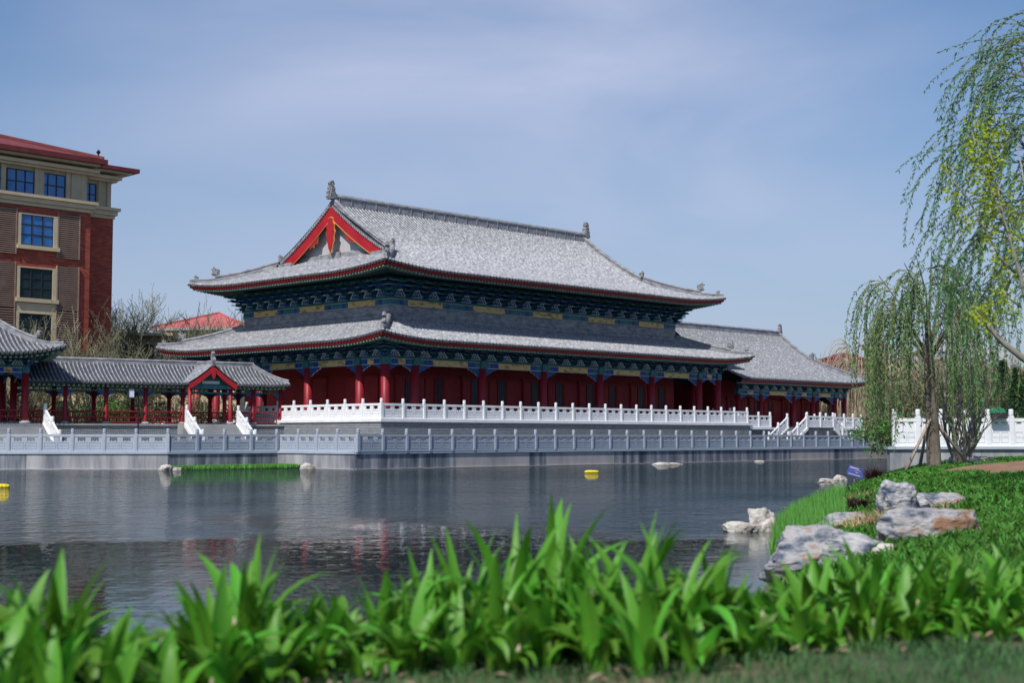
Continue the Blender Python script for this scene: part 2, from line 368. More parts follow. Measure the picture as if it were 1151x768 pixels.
for sc_, di, sx in ((1, .9, (4, .55, 1)), (2.6, .5, (1, 1.5, 1)), (.7, .5, (1, 1.8, 1)), (9, .07, (1, 1.3, 1))):   # a breeze ruffles the far water, the near water is calmer
    ma = n.new('ShaderNodeMapping'); ma.inputs['Scale'].default_value = sx; ma.inputs['Rotation'].default_value = (0, 0, .25)
    no = n.new('ShaderNodeTexNoise'); no.inputs['Scale'].default_value = sc_; no.inputs['Detail'].default_value = 3
    b = n.new('ShaderNodeBump'); b.inputs['Distance'].default_value = di; l.new(br.outputs[0], b.inputs['Strength'])
    l.new(co.outputs['Object'], ma.inputs[0]); l.new(ma.outputs[0], no.inputs['Vector']); l.new(no.outputs['Fac'], b.inputs['Height'])
    if prev: l.new(prev.outputs[0], b.inputs['Normal'])
    prev = b
l.new(prev.outputs[0], p.inputs['Normal'])

# ------------------------------------------------------------ roofs
def sides(x0, x1, y0, y1):   # name, P(s,a), length, which rect
    return {'front': (lambda s, a: (s, y0 + a), x0, x1), 'back': (lambda s, a: (s, y1 - a), x0, x1),
            'left': (lambda s, a: (x0 + a, s), y0, y1), 'right': (lambda s, a: (x1 - a, s), y0, y1)}
def gg(x, Rr): return max(0, 1 - x / Rr) ** 2.2
class Roof:
    def __init__(s, x0, x1, y0, y1, hf, lift, Rr, g=None, D=None, hipL=True, hipR=True, use=('front', 'back', 'left', 'right')):
        s.x0, s.x1, s.y0, s.y1, s.hf, s.lift, s.R, s.g, s.D, s.hipL, s.hipR, s.use = x0, x1, y0, y1, hf, lift, Rr, g, D, hipL, hipR, use
        s.half = (y1 - y0) / 2; s.S = sides(x0, x1, y0, y1)
    def b(s, side, q):
        if side in ('front', 'back'):
            v = 1e9
            if s.hipL: v = min(v, q - s.x0)
            if s.hipR: v = min(v, s.x1 - q)
            return v
        return min(q - s.y0, s.y1 - q)
    def z(s, side, q, a):
        return s.hf(a) + s.lift * gg(a, s.R) * gg(s.b(side, q), s.R)
    def dmax(s, side, q):
        b = max(0, s.b(side, q))
        if s.D is not None: return min(b, s.D)
        if side in ('front', 'back'): return s.half if b >= s.g else min(b, s.half)
        return min(b, s.g + .65)
    def tiles(s, parent, m, pitch=.35, nt=13, rh=.115, name='roof_tiles'):
        V = []; Fc = []; MI = []
        prof = [(0, 0), (.42, 0), (.47, .8), (.59, 1), (.71, .8), (.76, 0)]
        for sd in s.use:
            P, q0, q1 = s.S[sd]; nr = int(round((q1 - q0) / pitch)); pw = (q1 - q0) / nr; cols = []
            for i in range(nr):
                for (o, h) in prof: cols.append((q0 + (i + o) * pw, h * rh))
            cols.append((q1, 0)); b0 = len(V)
            for (q, h) in cols:
                dm = s.dmax(sd, q); x, y = P(q, -.0); z = s.z(sd, q, 0) + h; V.append((x, y, z - .12 - (.06 if h == 0 else 0)))
                for k in range(nt):
                    a = dm * k / (nt - 1); x, y = P(q, a); V.append((x, y, s.z(sd, q, a) + h + .02 * ((k % 2) if nt < 30 else 0) * 0))
            st = nt + 1
            for i in range(len(cols) - 1):
                for k in range(st - 1):
                    a = b0 + i * st + k; f = (a, a + st, a + st + 1, a + 1)
                    Fc.append(f); MI.append(0 if (i % 6) in (1, 2, 3, 4) else 1)
        return npmesh(name, V, [np.array(Fc)], [m, GAPT], parent, MI)
    def trim(s, parent, ov, zin, red=REDF, fh=.26, rafters=True):
        fb = MB(); rf = MB(); sf = MB()
        for sd in s.use:
            P, q0, q1 = s.S[sd]; n = 40; last = None
            hl = sd in ('left', 'right') or s.hipL; hr = sd in ('left', 'right') or s.hipR
            for i in range(n + 1):
                q = q0 + (q1 - q0) * i / n; z = s.z(sd, q, 0)
                def pt(a, zz, q=q):
                    qq = q
                    if hl: qq = max(qq, q0 + a)
                    if hr: qq = min(qq, q1 - a)
                    return (*P(qq, a), zz)
                z2 = z - .13 - fh; row = [pt(.10, z - .13), pt(.16, z2), pt(.75, z2 + .05), pt(.75, z2 - .12), pt(ov, zin)]
                if last:
                    fb.poly([last[0], row[0], row[1], last[1]]); fb.poly([last[1], row[1], row[2], last[2]])
                    sf.poly([last[3], row[3], row[4], last[4]]); sf.poly([last[2], row[2], row[3], last[3]])
                last = row
            if rafters:
                k = int((q1 - q0) / .34)
                for i in range(k):
                    q = q0 + (i + .5) * (q1 - q0) / k; z = s.z(sd, q, 0) - .13 - fh
                    if (hl and q < q0 + .3) or (hr and q > q1 - .3): continue
                    x, y = P(q, .22); x2, y2 = P(q, .85)
                    xa, xb = sorted((x, x2)); ya, yb = sorted((y, y2))
                    if xb - xa < .01: xa -= .07; xb += .07
                    if yb - ya < .01: ya -= .07; yb += .07
                    rf.box(xa, xb, ya, yb, z - .13, z - .005)
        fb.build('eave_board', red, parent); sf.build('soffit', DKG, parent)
        if rafters: rf.build('rafter_ends', RAFT, parent)
    def hip_path(s, cx, cy, a0, a1, n=14, dz=0):   # corner (cx,cy) in {0,1}: 0 = low, 1 = high
        out = []
        for i in range(n + 1):
            a = a0 + (a1 - a0) * i / n
            x = s.x0 + a if cx == 0 else s.x1 - a; y = s.y0 + a if cy == 0 else s.y1 - a
            out.append((x, y, s.hf(a) + s.lift * gg(a, s.R) ** 2 + dz))
        return out
RP = [(-.16, -.2), (-.13, .3), (-.17, .34), (-.17, .4), (-.08, .5), (.08, .5), (.17, .4), (.17, .34), (.13, .3), (.16, -.2)]
def rp(k, kh=None):
    kh = kh or k; return [(a * k, b * kh) for a, b in RP]
CHI = [(0, 0), (.95, 0), (1.05, .3), (.92, .55), (.98, .8), (.8, .95), (.86, 1.25), (.7, 1.4), (.78, 1.7), (.58, 1.95), (.3, 2.0), (.22, 1.8), (.42, 1.72), (.45, 1.5), (.24, 1.45), (.12, 1.2), (.2, .95), (.02, .7), (-.1, .45)]
BST = [(-.4, 0), (.4, 0), (.42, .22), (.3, .3), (.34, .5), (.5, .62), (.44, .72), (.28, .68), (.22, .95), (.1, .72), (0, .8), (-.06, .58), (-.2, .5), (-.3, .72), (-.42, .5), (-.36, .25)]
def beast(parent, pos, dirv, k, shape=BST, th=.22, name='roof_beast'):
    b = MB(); d = Vector((dirv[0], dirv[1], 0)).normalized()
    b.prism([(x * k, y * k) for x, y in shape], pos, d, (0, 0, 1), th * k)
    b.prism([(x * k * .75 + .06 * k, y * k * .85 + .05 * k) for x, y in shape], pos, d, (0, 0, 1), th * k * 1.7)
    b.lathe([(.16 * k, -.1 * k), (.2 * k, .1 * k), (.1 * k, .3 * k)], pos, 8)
    return b.build(name, BEAST, parent)

# ------------------------------------------------------------ painted timber pieces
def bracket_mesh(parent, k, h, name='bracket_set'):
    b = MB(); n = 4
    for i in range(n):
        z = h * i / n; y = -.30 * i * k; wx = (.34 + .17 * i) * k
        mi = i % 2
        b.box(-.07 * k, .07 * k, y - .42 * k, .15, z, z + h / n * .62, mi)
        b.box(-wx, wx, y - .07 * k, y + .07 * k, z + h / n * .5, z + h / n * .86, 1 - mi)
        b.box(-wx, wx, y - .09 * k, y - .071 * k, z + h / n * .5, z + h / n * .58, 2)
        for sx in (-1, 0, 1):
            b.box(sx * wx * .9 - .1 * k, sx * wx * .9 + .1 * k, y - .1 * k, y + .1 * k, z + h / n * .86, z + h / n * 1.08, mi)
        b.box(-.05 * k, .05 * k, y - .75 * k, y - .4 * k, z + .05, z + .13, 2 if i == 1 else mi)
    return b.build(name, [BLUE, GREEN, WEDGE], parent)
def paint_panel_mesh(parent, wd, h, name='bracket_panel'):
    b = MB(); t = .05
    b.prism([(-wd / 2, 0), (wd / 2, 0), (wd * .14, h), (-wd * .14, h)], (0, -.04, 0), (1, 0, 0), (0, 0, 1), .04, 0)
    def bar(p, q, r):
        b.tube([(p[0], -.08, p[1]), (q[0], -.08, q[1])], r, 5, 1)
    bar((-wd / 2, .03), (-wd * .14, h), t); bar((wd / 2, .03), (wd * .14, h), t); bar((-wd / 2, .03), (wd / 2, .03), t * .5)
    bar((-wd * .18, h * .2), (-wd * .05, h * .6), t * .8); bar((wd * .18, h * .2), (wd * .05, h * .6), t * .8); bar((-.05, h * .75), (.05, h * .75), t * .8)
    return b.build(name, [BLUE, WEDGE], parent)
QUE = [(0, 0), (1.55, 0), (1.42, -.16), (1.15, -.2), (1.0, -.36), (.72, -.42), (.55, -.62), (.3, -.7), (.2, -.92), (0, -.98)]
def side_tf(W0, W1, D0, D1):    # outward-facing transforms of the four walls of a rectangle
    return {'front': (lambda s: ((s, D0), 0)), 'left': (lambda s: ((W0, s), -math.pi / 2)), 'right': (lambda s: ((W1, s), math.pi / 2)), 'back': (lambda s: ((s, D1), math.pi))}
def hall_storey(parent, W0, W1, D0, D1, cx, cy, ztop, zbeam0, zbeam1, hb, kb, nbr, gold_h, cols=None, zfloor=0, colr=.3, que=True, use=('front', 'left', 'right')):
    """beam ring, gilded panels, brackets, columns. cx/cy = column positions along front / sides"""
    T = side_tf(W0, W1, D0, D1); proto = None; pproto = None; qproto = None; seen = set(); cproto = None
    for sd in use:
        C = cx if sd in ('front', 'back') else cy
        f = T[sd]; (a0, rz) = f(C[0]); (a1, _) = f(C[-1])
        e = .0
        bm_ = MB(); x0, x1 = sorted((C[0], C[-1])); mid = (x0 + x1) / 2
        # local x runs along the wall; flip for left / back
        def lx(s_): 
            return {'front': s_, 'left': -s_, 'right': s_, 'back': -s_}[sd]
        def wl(s_, out, z):   # world-of-parent location for a point on this wall
            (p, _) = f(s_); o = {'front': (0, -out), 'back': (0, out), 'left': (-out, 0), 'right': (out, 0)}[sd]
            return (p[0] + o[0], p[1] + o[1], z)
        org = wl(0, 0, 0); org = (org[0] if sd in ('left', 'right') else 0, org[1] if sd in ('front', 'back') else 0, 0)
        L0, L1 = sorted((lx(x0), lx(x1)))
        L0 -= .15; L1 += .15
        bm_.box(L0, L1, -.14, .14, zbeam0, zbeam1, 0); bm_.box(L0 - .1, L1 + .1, -.24, .2, zbeam1, zbeam1 + .14, 1)
        bm_.box(L0, L1, -.16, -.141, zbeam0 + .02, zbeam0 + .06, 2); bm_.box(L0, L1, -.16, -.141, zbeam1 - .06, zbeam1 - .02, 2)
        GBX = []
        for i in range(len(C) - 1):
            c, wd = lx((C[i] + C[i + 1]) / 2), C[i + 1] - C[i]
            hw_ = wd * .26 if wd > 4 else wd * .12
            gb = MB(); gb.box(c - hw_, c + hw_, -.2, -.145, (zbeam0 + zbeam1) / 2 - gold_h / 2, (zbeam0 + zbeam1) / 2 + gold_h / 2)
            GBX.append(gb)
            for s_ in (-1, 1):
                for (pa, pb, mi) in ((.04, .16, 0), (.24, .34, 1)):
                    xa = c + s_ * (hw_ + (wd / 2 - hw_) * pa); xb = c + s_ * (hw_ + (wd / 2 - hw_) * (pb + .12)); xa, xb = sorted((xa, xb))
                    bm_.box(xa, xb, -.19, -.142, zbeam0 + .08, zbeam1 - .08, 3 + mi)
        bm = bm_.build('beam', [TEAL, GREEN, WEDGE, BLUEV if que else TEAL, BLUE], parent, loc=org, rz=rz)
        for gb in GBX: gb.build('gilded_panel', GOLD, bm)
        zb = zbeam1 + .14
        for i in range(len(C) - 1):
            wd = C[i + 1] - C[i]; n = max(1, round(wd / nbr)); 
            for k in range(n + 1):
                s_ = C[i] + wd * k / n; key = (sd, round(s_, 2))
                if key not in seen:
                    seen.add(key)
                    if proto is None: proto = bracket_mesh(parent, kb, hb); o = proto
                    else: o = dup(proto, parent)
                    o.location = wl(s_, 0, zb); o.rotation_euler = (0, 0, rz)
                    if k < n or True: pass
                if k < n:
                    s2 = C[i] + wd * (k + .5) / n
                    if pproto is None: pproto = paint_panel_mesh(parent, wd / n * .62 if wd / n < 1.3 else 1.0, hb * .5); o = pproto
                    else: o = dup(pproto, parent)
                    o.location = wl(s2, .12, zb); o.rotation_euler = (0, 0, rz)
        bk = MB(); bk.box(L0, L1, -.02, .05, zb, zb + hb + .3); bk.build('bracket_backing', BLUE, parent, loc=org, rz=rz)
        if cols is not None:
            for s_ in C:
                p = wl(s_, 0, 0); key = (round(p[0], 1), round(p[1], 1))
                if key not in seen:
                    seen.add(key)
                    if cproto is None:
                        cb = MB(); cb.lathe([(colr, 0), (colr, zbeam0 - zfloor)], (0, 0, 0), 16)
                        cproto = cb.build('column', REDP, parent, smooth=True)
                        fb = MB(); fb.lathe([(colr * 1.7, -.02), (colr * 1.7, .06), (colr * 1.35, .16), (colr * 1.05, .18)], (0, 0, 0), 16); fo = fb.build('column_base', PAVE, cproto)
                        kb_ = MB(); kb_.box(-colr * .95, colr * .95, -colr * .95, colr * .95, zbeam0 - zfloor, zbeam1 - zfloor + .05, 0); kb_.build('column_capital', TEAL, cproto)
                        o = cproto
                    else:
                        o = dup(cproto, parent)
                        for g in cproto.children: dup(g, o)
                    o.location = (p[0], p[1], zfloor)
            if que:
                for i in range(len(C) - 1):
                    wd = C[i + 1] - C[i]; kq = 1 if wd > 4 else .5 * (wd - 2 * colr) / .78 * .55
                    for (s_, dr) in ((C[i], 1), (C[i + 1], -1)):
                        if qproto is None:
                            qb = MB(); qb.prism(QUE, (0, 0, 0), (1, 0, 0), (0, 0, 1), .1, 0, 1)
                            qb.prism([(x * .8 + .05, y * .75 - .06) for x, y in QUE], (0, -.0, 0), (1, 0, 0), (0, 0, 1), .13, 0)
                            qproto = qb.build('corner_bracket', [BLUE, WEDGE], parent); o = qproto
                        else: o = dup(qproto, parent)
                        o.location = wl(s_, 0, zbeam0); dl = {'front': 1, 'left': -1, 'right': 1, 'back': -1}[sd] * dr
                        o.rotation_euler = (0, 0, rz); o.scale = (dl * kq, 1, .9 if wd > 4 else .65)

# ------------------------------------------------------------ canal embankment and terraces
def wall_run(parent, A, B, z0, z1, th, segs, name='wall_face', coping=.14):
    ax = Vector((B[0] - A[0], B[1] - A[1], 0)); ln = ax.length; rz = math.atan2(ax.y, ax.x)
    wb = MB(); cur = 0
    for (frac, mi) in segs:
        wb.box(cur * ln, frac * ln - .012, 0, th, z0, z1 - coping, mi); cur = frac
    o = wb.build(name, [STAIN, PALEW, MIDW], parent, loc=(A[0], A[1], 0), rz=rz)
    cb = MB(); n = max(1, int(ln / 2))
    for i in range(n): cb.box(i * ln / n, (i + 1) * ln / n - .01, -.07, th, z1 - coping, z1)
    
    lg = MB(); lg.box(0, ln, -.10, -.002, z0, .035); lg.build('water_ledge', PALEW, parent, loc=(A[0], A[1], 0), rz=rz)
    cb.build('coping', CANR, parent, loc=(A[0], A[1], 0), rz=rz)
    return o
cw = empty('canal_wall', (0, 0, 0), 0, 'long stained concrete embankment wall rising from the water under the blue-grey rail', 'wall')
wall_run(cw, (-110, pA1[1]), pA1, -.8, 1.1, .5, [(.5, 2), (.9, 0), (1, 2)])
wall_run(cw, pA1, cB, -.8, 1.1, .5, [(1, 0)])
wall_run(cw, cB, c0, -.8, 1.1, .5, [(1, 2)])
LC = 67.06
def useg(px):   # image column to fraction along the long run
    r = (px - 575.5) / F; u = (r * (103 - 9.33 * .6965) + 9.18 - .7176 * 9.33) / (.6965 - r * .7176); return (u + 10.46) / LC
wall_run(cw, c0, c1, -.8, 1.1, .5, [(useg(463), 0), (useg(513), 0), (useg(595), 1), (useg(617), 0), (useg(690), 1), (useg(768), 0), (useg(888), 0), (useg(930), 1), (useg(960), 0), (1, 1)])

PW = [.11, .145, .12]
def post_mesh(parent, m, w=.11, h=1.45):
    b = MB(); b.box(-w, w, -w, w, 0, h - .34); b.box(-w * .75, w * .75, -w * .75, w * .75, h - .34, h - .29)
    b.lathe([(w * .7, h - .3), (w * 1.0, h - .26), (w * 1.0, h - .05), (w * .8, h)], (0, 0, 0), 10)
    b.box(-w * .6, w * .6, -w - .012, -w, .12, h - .5)
    return b.build('post', m, parent)
def panel_mesh(parent, m, m2, L_, h=1.1, slope=0.0, w=.11, op=.60):
    b = MB(); x0, x1 = w + .002, L_ - w - .002; n = L_ - 2 * w
    def bx(a, c, y0, y1, z0, z1, mi=0):
        k = len(b.v); b.box(a, c, y0, y1, z0, z1, mi)
        if slope: b.v[k:] = [(x, y, z + x * slope) for x, y, z in b.v[k:]]
    bx(x0, x1, -.075, .075, h - .16, h); bx(x0, x1, -.09, .09, 0, .1)
    bx(x0, x1, -.05, .05, .1, h * op)
    for (a, c) in ((0, .13), (.40, .60), (.87, 1)): bx(x0 + n * a, x0 + n * c, -.05, .05, h * op, h - .16)
    for a in (.2, .33, .67, .8):   # cloud scroll corners of the openings
        bx(x0 + n * a - .04, x0 + n * a + .04, -.05, .05, h * op, h * op + .06)
    for (a, c) in ((.06, .47), (.53, .94)):
        for (z0, z1) in ((.17, .2), (h * .50, h * .53)): bx(x0 + n * a, x0 + n * c, -.062, -.05, z0, z1, 1)
        bx(x0 + n * a, x0 + n * a + .03, -.062, -.05, .2, h * .50, 1); bx(x0 + n * c - .03, x0 + n * c, -.062, -.05, .2, h * .50, 1)
    bx(x0 + n * .06, x0 + n * .94, -.054, -.05, h * .30, h * .36, 1)
    return b.build('panel', [m, m2], parent)
def balustrade(name, A, B, z, label, group, m=WHITE, m2=WSH, sp=2.0, first=True, last=True, sc=1.0, w=.11, op=.60):
    ax = Vector((B[0] - A[0], B[1] - A[1], 0)); ln = ax.length; n = max(1, round(ln / sp)); s = ln / n
    e = empty(name, (A[0], A[1], z), math.atan2(ax.y, ax.x), label, 'balustrade', group)
    pm = pn = None
    for i in range(n + 1):
        if (i == 0 and not first) or (i == n and not last): continue
        if pm is None: pm = post_mesh(e, m, w, 1.45 * sc); pm.location = (i * s, 0, 0)
        else: dup(pm, e, (i * s, 0, 0))
    for i in range(n):
        if pn is None: pn = panel_mesh(e, m, m2, s, 1.1 * sc, 0, w, op)
        else: dup(pn, e, (i * s, 0, 0))
    return e
G1 = 'blue-grey granite balustrades along the canal edge'; G2 = 'white marble balustrades round the hall terraces'
def off(p, q, d):   # shift a run inland (left normal)
    ax = Vector((q[0] - p[0], q[1] - p[1])).normalized(); nn = Vector((-ax.y, ax.x)) * d
    return (p[0] + nn.x, p[1] + nn.y), (q[0] + nn.x, q[1] + nn.y)
bA = (pA1[0] - 2.0 * 12, pA1[1])
balustrade('canal_balustrade', (bA[0], bA[1] + .15), (pA1[0] - .05, pA1[1] + .15), 1.1, 'blue-grey stone rail on the canal wall in front of the left white stair rail', G1, CANR, CANR2)
balustrade('canal_balustrade', (pA1[0], pA1[1] + .15), (cB[0] - .1, cB[1] + .15), 1.1, 'blue-grey stone rail behind the grass strip, below the gallery porch stairs', G1, CANR, CANR2, first=False)
a_, b_ = off(cB, c0, -.15)
balustrade('canal_balustrade', (cB[0] + .1, cB[1] + .1), (c0[0] + .15, c0[1] + .15), 1.1, 'short blue-grey stone rail between the grass strip and the canal corner', G1, CANR, CANR2, first=False)
balustrade('canal_balustrade', (c0[0] + .15, c0[1] + .15), (c1[0], c1[1] + .15), 1.1, 'long blue-grey stone rail along the canal in front of the great hall', G1, CANR, CANR2, first=False)

def terrace(name, fr, x0, x1, y0, y1, z0, z1, label, cop=WHITE, brick=GBRICK, band=.2):
    (ox, oy, a), _ = fr, None
    e = empty(name, (ox, oy, z0), a, label, 'terrace')
    b = MB(); b.box(x0, x1, y0, y1, 0, z1 - z0 - band - .0); b.build('brick_base', brick, e)
    c = MB(); c.box(x0 - .1, x1 + .1, y0 - .1, y1 + .1, z1 - z0 - band, z1 - z0 - .004); c.build('coping', cop, e)
    f = MB(); f.box(x0 + .5, x1 - .5, y0 + .5, y1 - .5, z1 - z0 - .1, z1 - z0); f.build('paving', PAVE, e)
    return e
terrace('terrace', HF, -2.6, 42, -2.6, 27, 1.1, 3.3, 'tall grey brick terrace with white coping under the two-eaved great hall')
terrace('terrace', HF, 42.12, 63, -2.1, 16, 1.1, 2.95, 'lower grey brick terrace under the single-eaved side hall', cop=WHITE, brick=GBRICKD)
P = hw
balustrade('terrace_balustrade', P(-2.4, 13.6), P(-2.4, -2.4), 3.3, 'white rail along the left side of the high terrace, ending beside the red gallery', G2)
balustrade('terrace_balustrade', P(-2.4, -2.4), P(41.8, -2.4), 3.3, 'long white rail along the front of the high terrace below the great hall', G2, first=False)
balustrade('terrace_balustrade', P(41.8, -2.4), P(41.8, 1.4), 3.3, 'short white rail returning at the right end of the high terrace', G2, first=False)
# side terrace rail, with the two-way stair
balustrade('terrace_balustrade', P(42.4, -1.95), P(46.2, -1.95), 2.95, 'short white rail on the low terrace left of the double stairs', G2, sp=1.9)
balustrade('terrace_balustrade', P(56.0, -1.95), P(62.8, -1.95), 2.95, 'white rail on the low terrace right of the double stairs', G2, sp=1.9)
balustrade('terrace_balustrade', P(62.8, -1.95), P(62.8, 6), 2.95, 'white rail returning along the right end of the low terrace', G2, first=False, sp=1.9)
def slope_rail(parent, L_, drop, m=WHITE, m2=WSH, n=2, sc=1.0, name='stair_rail'):
    b = MB(); s = L_ / n; sl = -drop / L_
    for i in range(n + 1):
        k = len(b.v); w = .11; h = 1.35 * sc
        b.box(-w, w, -w, w, 0, h - .34); b.lathe([(w * .7, h - .34), (w, h - .26), (w, h - .05), (w * .8, h)], (0, 0, 0), 8)
        b.v[k:] = [(x + i * s, y, z + i * s * sl + (-.25 if z < .01 else 0)) for x, y, z in b.v[k:]]
    for i in range(n):
        def bx(a, c, y0, y1, z0, z1, mi=0, i=i):
            k = len(b.v); b.box(a, c, y0, y1, z0, z1, mi); b.v[k:] = [(x + i * s, y, z + (x + i * s) * sl) for x, y, z in b.v[k:]]
        h = 1.0 * sc; bx(.1, s - .1, -.07, .07, h - .15, h); bx(.1, s - .1, -.05, .05, 0, h * .62)
        for (a, c) in ((.1, .22), (.42, .58), (.78, .9)): bx(s * a, s * c, -.05, .05, h * .62, h - .15)
        bx(.25, s - .25, -.06, -.05, .2, .24, 1); bx(.25, s - .25, -.06, -.05, h * .5, h * .54, 1)
    k = len(b.v); b.box(-.11, L_ + .5, -.14, .14, -.3, .0); b.v[k:] = [(x, y, z + x * sl) for x, y, z in b.v[k:]]
    return b.build(name, [m, m2], parent)
def solid_steps(b, L_, drop, w0, w1, n, mi=0, zb=None):
    for i in range(n):
        b.box(L_ * i / n, L_ * (i + 1) / n, w0, w1, zb if zb is not None else -drop, -drop * (i + .5) / n, mi)
ds = empty('double_stairs', (*P(51.1, -2.2), 1.1), HF[2], 'pair of white railed flights rising to a middle landing before the side hall', 'stairs')
b = MB(); b.box(-2.3, 2.3, -2.2, .09, 0, 1.84); b.build('landing', GBRICKD, ds)
lb = MB()
for sgn in (-1, 1):
    s_ = MB(); solid_steps(s_, 3.1, 1.75, -2.1, 0, 9, zb=-1.83)
    s_.v = [(sgn * (2.3 + x), y, z + 1.85) for x, y, z in s_.v]; s_.build('flight', GBRICKD, ds)
    for yy in (-2.15, -.02):
        r = slope_rail(ds, 3.1, 1.75, n=2); r.location = (sgn * 2.4, yy, 1.85); r.scale = (sgn, 1, 1)
rl = MB()
pm = post_mesh(ds, WHITE); pm.location = (-2.3, -2.15, 1.85); dup(pm, ds, (0, -2.15, 1.85)); dup(pm, ds, (2.3, -2.15, 1.85))
pn = panel_mesh(ds, WHITE, WSH, 2.3); pn.location = (-2.3, -2.15, 1.85); dup(pn, ds, (0, -2.15, 1.85))

# ------------------------------------------------------------ the great hall
ZB = 3.3
hall = empty('great_hall', (HF[0], HF[1], ZB), HF[2], 'big red columned hall with two stacked grey tiled eaves and a red-framed gable', 'hall')
LW, LD = 40.5, 24.2
CX = [0, 2.85, 9.81, 16.77, 23.73, 30.69, 37.65, 40.5]; CY = [0, 2.85, 9.02, 15.18, 21.35, 24.2]
b = MB(); b.box(2.85, 37.65, 2.85, 21.35, 0, 5.4)
body = b.build('wall', REDW, hall)
def hall_door(parent, x0, x1, y, z1, side='front'):
    d = MB(); n = 6; wd = (x1 - x0) / n
    for i in range(n):
        a = x0 + i * wd
        gl = i in (1, 4)
        d.box(a + .03, a + wd - .03, y - .12, y - .002, .05, z1, 2 if gl else 0)
        if gl:
            for q in (.02, wd - .1): d.box(a + q, a + q + .07, y - .16, y - .121, .05, z1, 0)
            d.box(a + .1, a + wd - .1, y - .16, y - .121, .9, 1.0, 0); d.box(a + .1, a + wd - .1, y - .155, y - .121, .05, .85, 0)
            for q in range(1, 4): d.box(a + wd * q / 4 - .01, a + wd * q / 4 + .01, y - .14, y - .121, 1.0, z1, 1)
        else:
            d.box(a + .12, a + wd - .12, y - .15, y - .121, .15, .9, 1); d.box(a + .12, a + wd - .12, y - .15, y - .121, 1.05, z1 - .15, 1)
    d.box(x0 - .1, x1 + .1, y - .2, y - .002, z1 + .01, z1 + .2, 0)
    return d.build('door_screen', [REDW, REDF, DGLASS], parent)
for i in range(1, 6):
    hall_door(hall, CX[i] + .5, CX[i + 1] - .5, 2.85, 3.3)
for i in range(1, 4):   # side windows
    b = MB(); b.box(2.73, 2.848, CY[i] + 1.2, CY[i + 1] - 1.2, 1.2, 3.4, 0); b.build('side_shutter', [REDF], hall)
hall_storey(hall, 0, LW, 0, LD, CX, CY, 0, 4.0, 4.5, .95, 1.0, 1.7, .42, cols=True, zfloor=0, colr=.33)
hall_storey(hall, 2.85, 37.65, 2.85, 21.35, CX[1:-1], CY[1:-1], 0, 8.68, 9.22, 1.25, 1.35, 1.75, .46, que=False)
b = MB(); b.box(2.87, 37.63, 2.87, 21.33, 5.4, 11.2); b.build('upper_wall', MIDW, hall)
b = MB()
for (x0, x1, y0, y1) in ((2.7, 37.8, 2.7, 2.868), (2.7, 2.868, 2.87, 21.33), (37.632, 37.8, 2.87, 21.33)): b.box(x0, x1, y0, y1, 7.4, 8.66)
b.build('wall_band', RIDGE, hall)
lo = Roof(-2.5, 43, -2.5, 26.7, lambda a: 5.8 + .258 * a + .02 * a * a, .5, 6.5, D=5.3)
lo.tiles(hall, TILE, name='lower_roof')
lo.trim(hall, 2.5, 5.55)
up = Roof(-.65, 41.15, -.65, 24.85, lambda a: 11.2 + .225 * a + .0222 * a * a, .5, 7.5, g=5.25)
up.tiles(hall, TILE, nt=16, name='upper_roof')
up.trim(hall, 3.5, 10.9)
# flat top ridge band where the lower roof meets the storey above
b = MB(); z = lo.hf(5.3)
for (p, q) in (((2.72, 2.72), (37.78, 2.72)), ((2.72, 21.5), (2.72, 2.72)), ((37.78, 2.72), (37.78, 21.5))):
    b.sweep([(*p, z - .1), (*q, z - .1)], rp(.9, .8), 0)
b.build('flashing_ridge', RIDGE, hall)
def hips(parent, rf, a1, kk=1.0, corners=((0, 0), (1, 0), (0, 1), (1, 1)), a0=.15, beasts=True):
    for (cx, cy) in corners:
        h = MB(); pt = rf.hip_path(cx, cy, a0, a1, dz=.06)
        h.sweep(pt[:5], rp(.85 * kk, .6 * kk)); h.sweep(pt[4:], rp(1.15 * kk, 1.0 * kk)); o = h.build('hip_ridge', RIDGE, parent)
        if beasts:
            d = (1 if cx else -1, 1 if cy else -1)
            beast(o, Vector(pt[1]) + Vector((0, 0, .25 * kk)), d, .42 * kk)
            beast(o, Vector(pt[4]) + Vector((0, 0, .5 * kk)), d, .78 * kk)
hips(hall, lo, 5.2); hips(hall, up, 5.5, 1.05)
zr = up.hf(up.half)
b = MB(); b.sweep([(4.75, 12.1, zr - .05), (LW - 4.75, 12.1, zr - .05)], rp(1.5, 1.75))
for i in range(24):
    x = 5.2 + i * (LW - 10.4) / 23; b.box(x - .02, x + .02, 11.83, 12.37, zr + .02, zr + .5)
b.build('main_ridge', RIDGE, hall)
beast(hall, (4.9, 12.1, zr + .35), (-1, 0), .78, CHI, .4, 'ridge_end_ornament'); beast(hall, (LW - 4.9, 12.1, zr + .35), (1, 0), .78, CHI, .4, 'ridge_end_ornament')
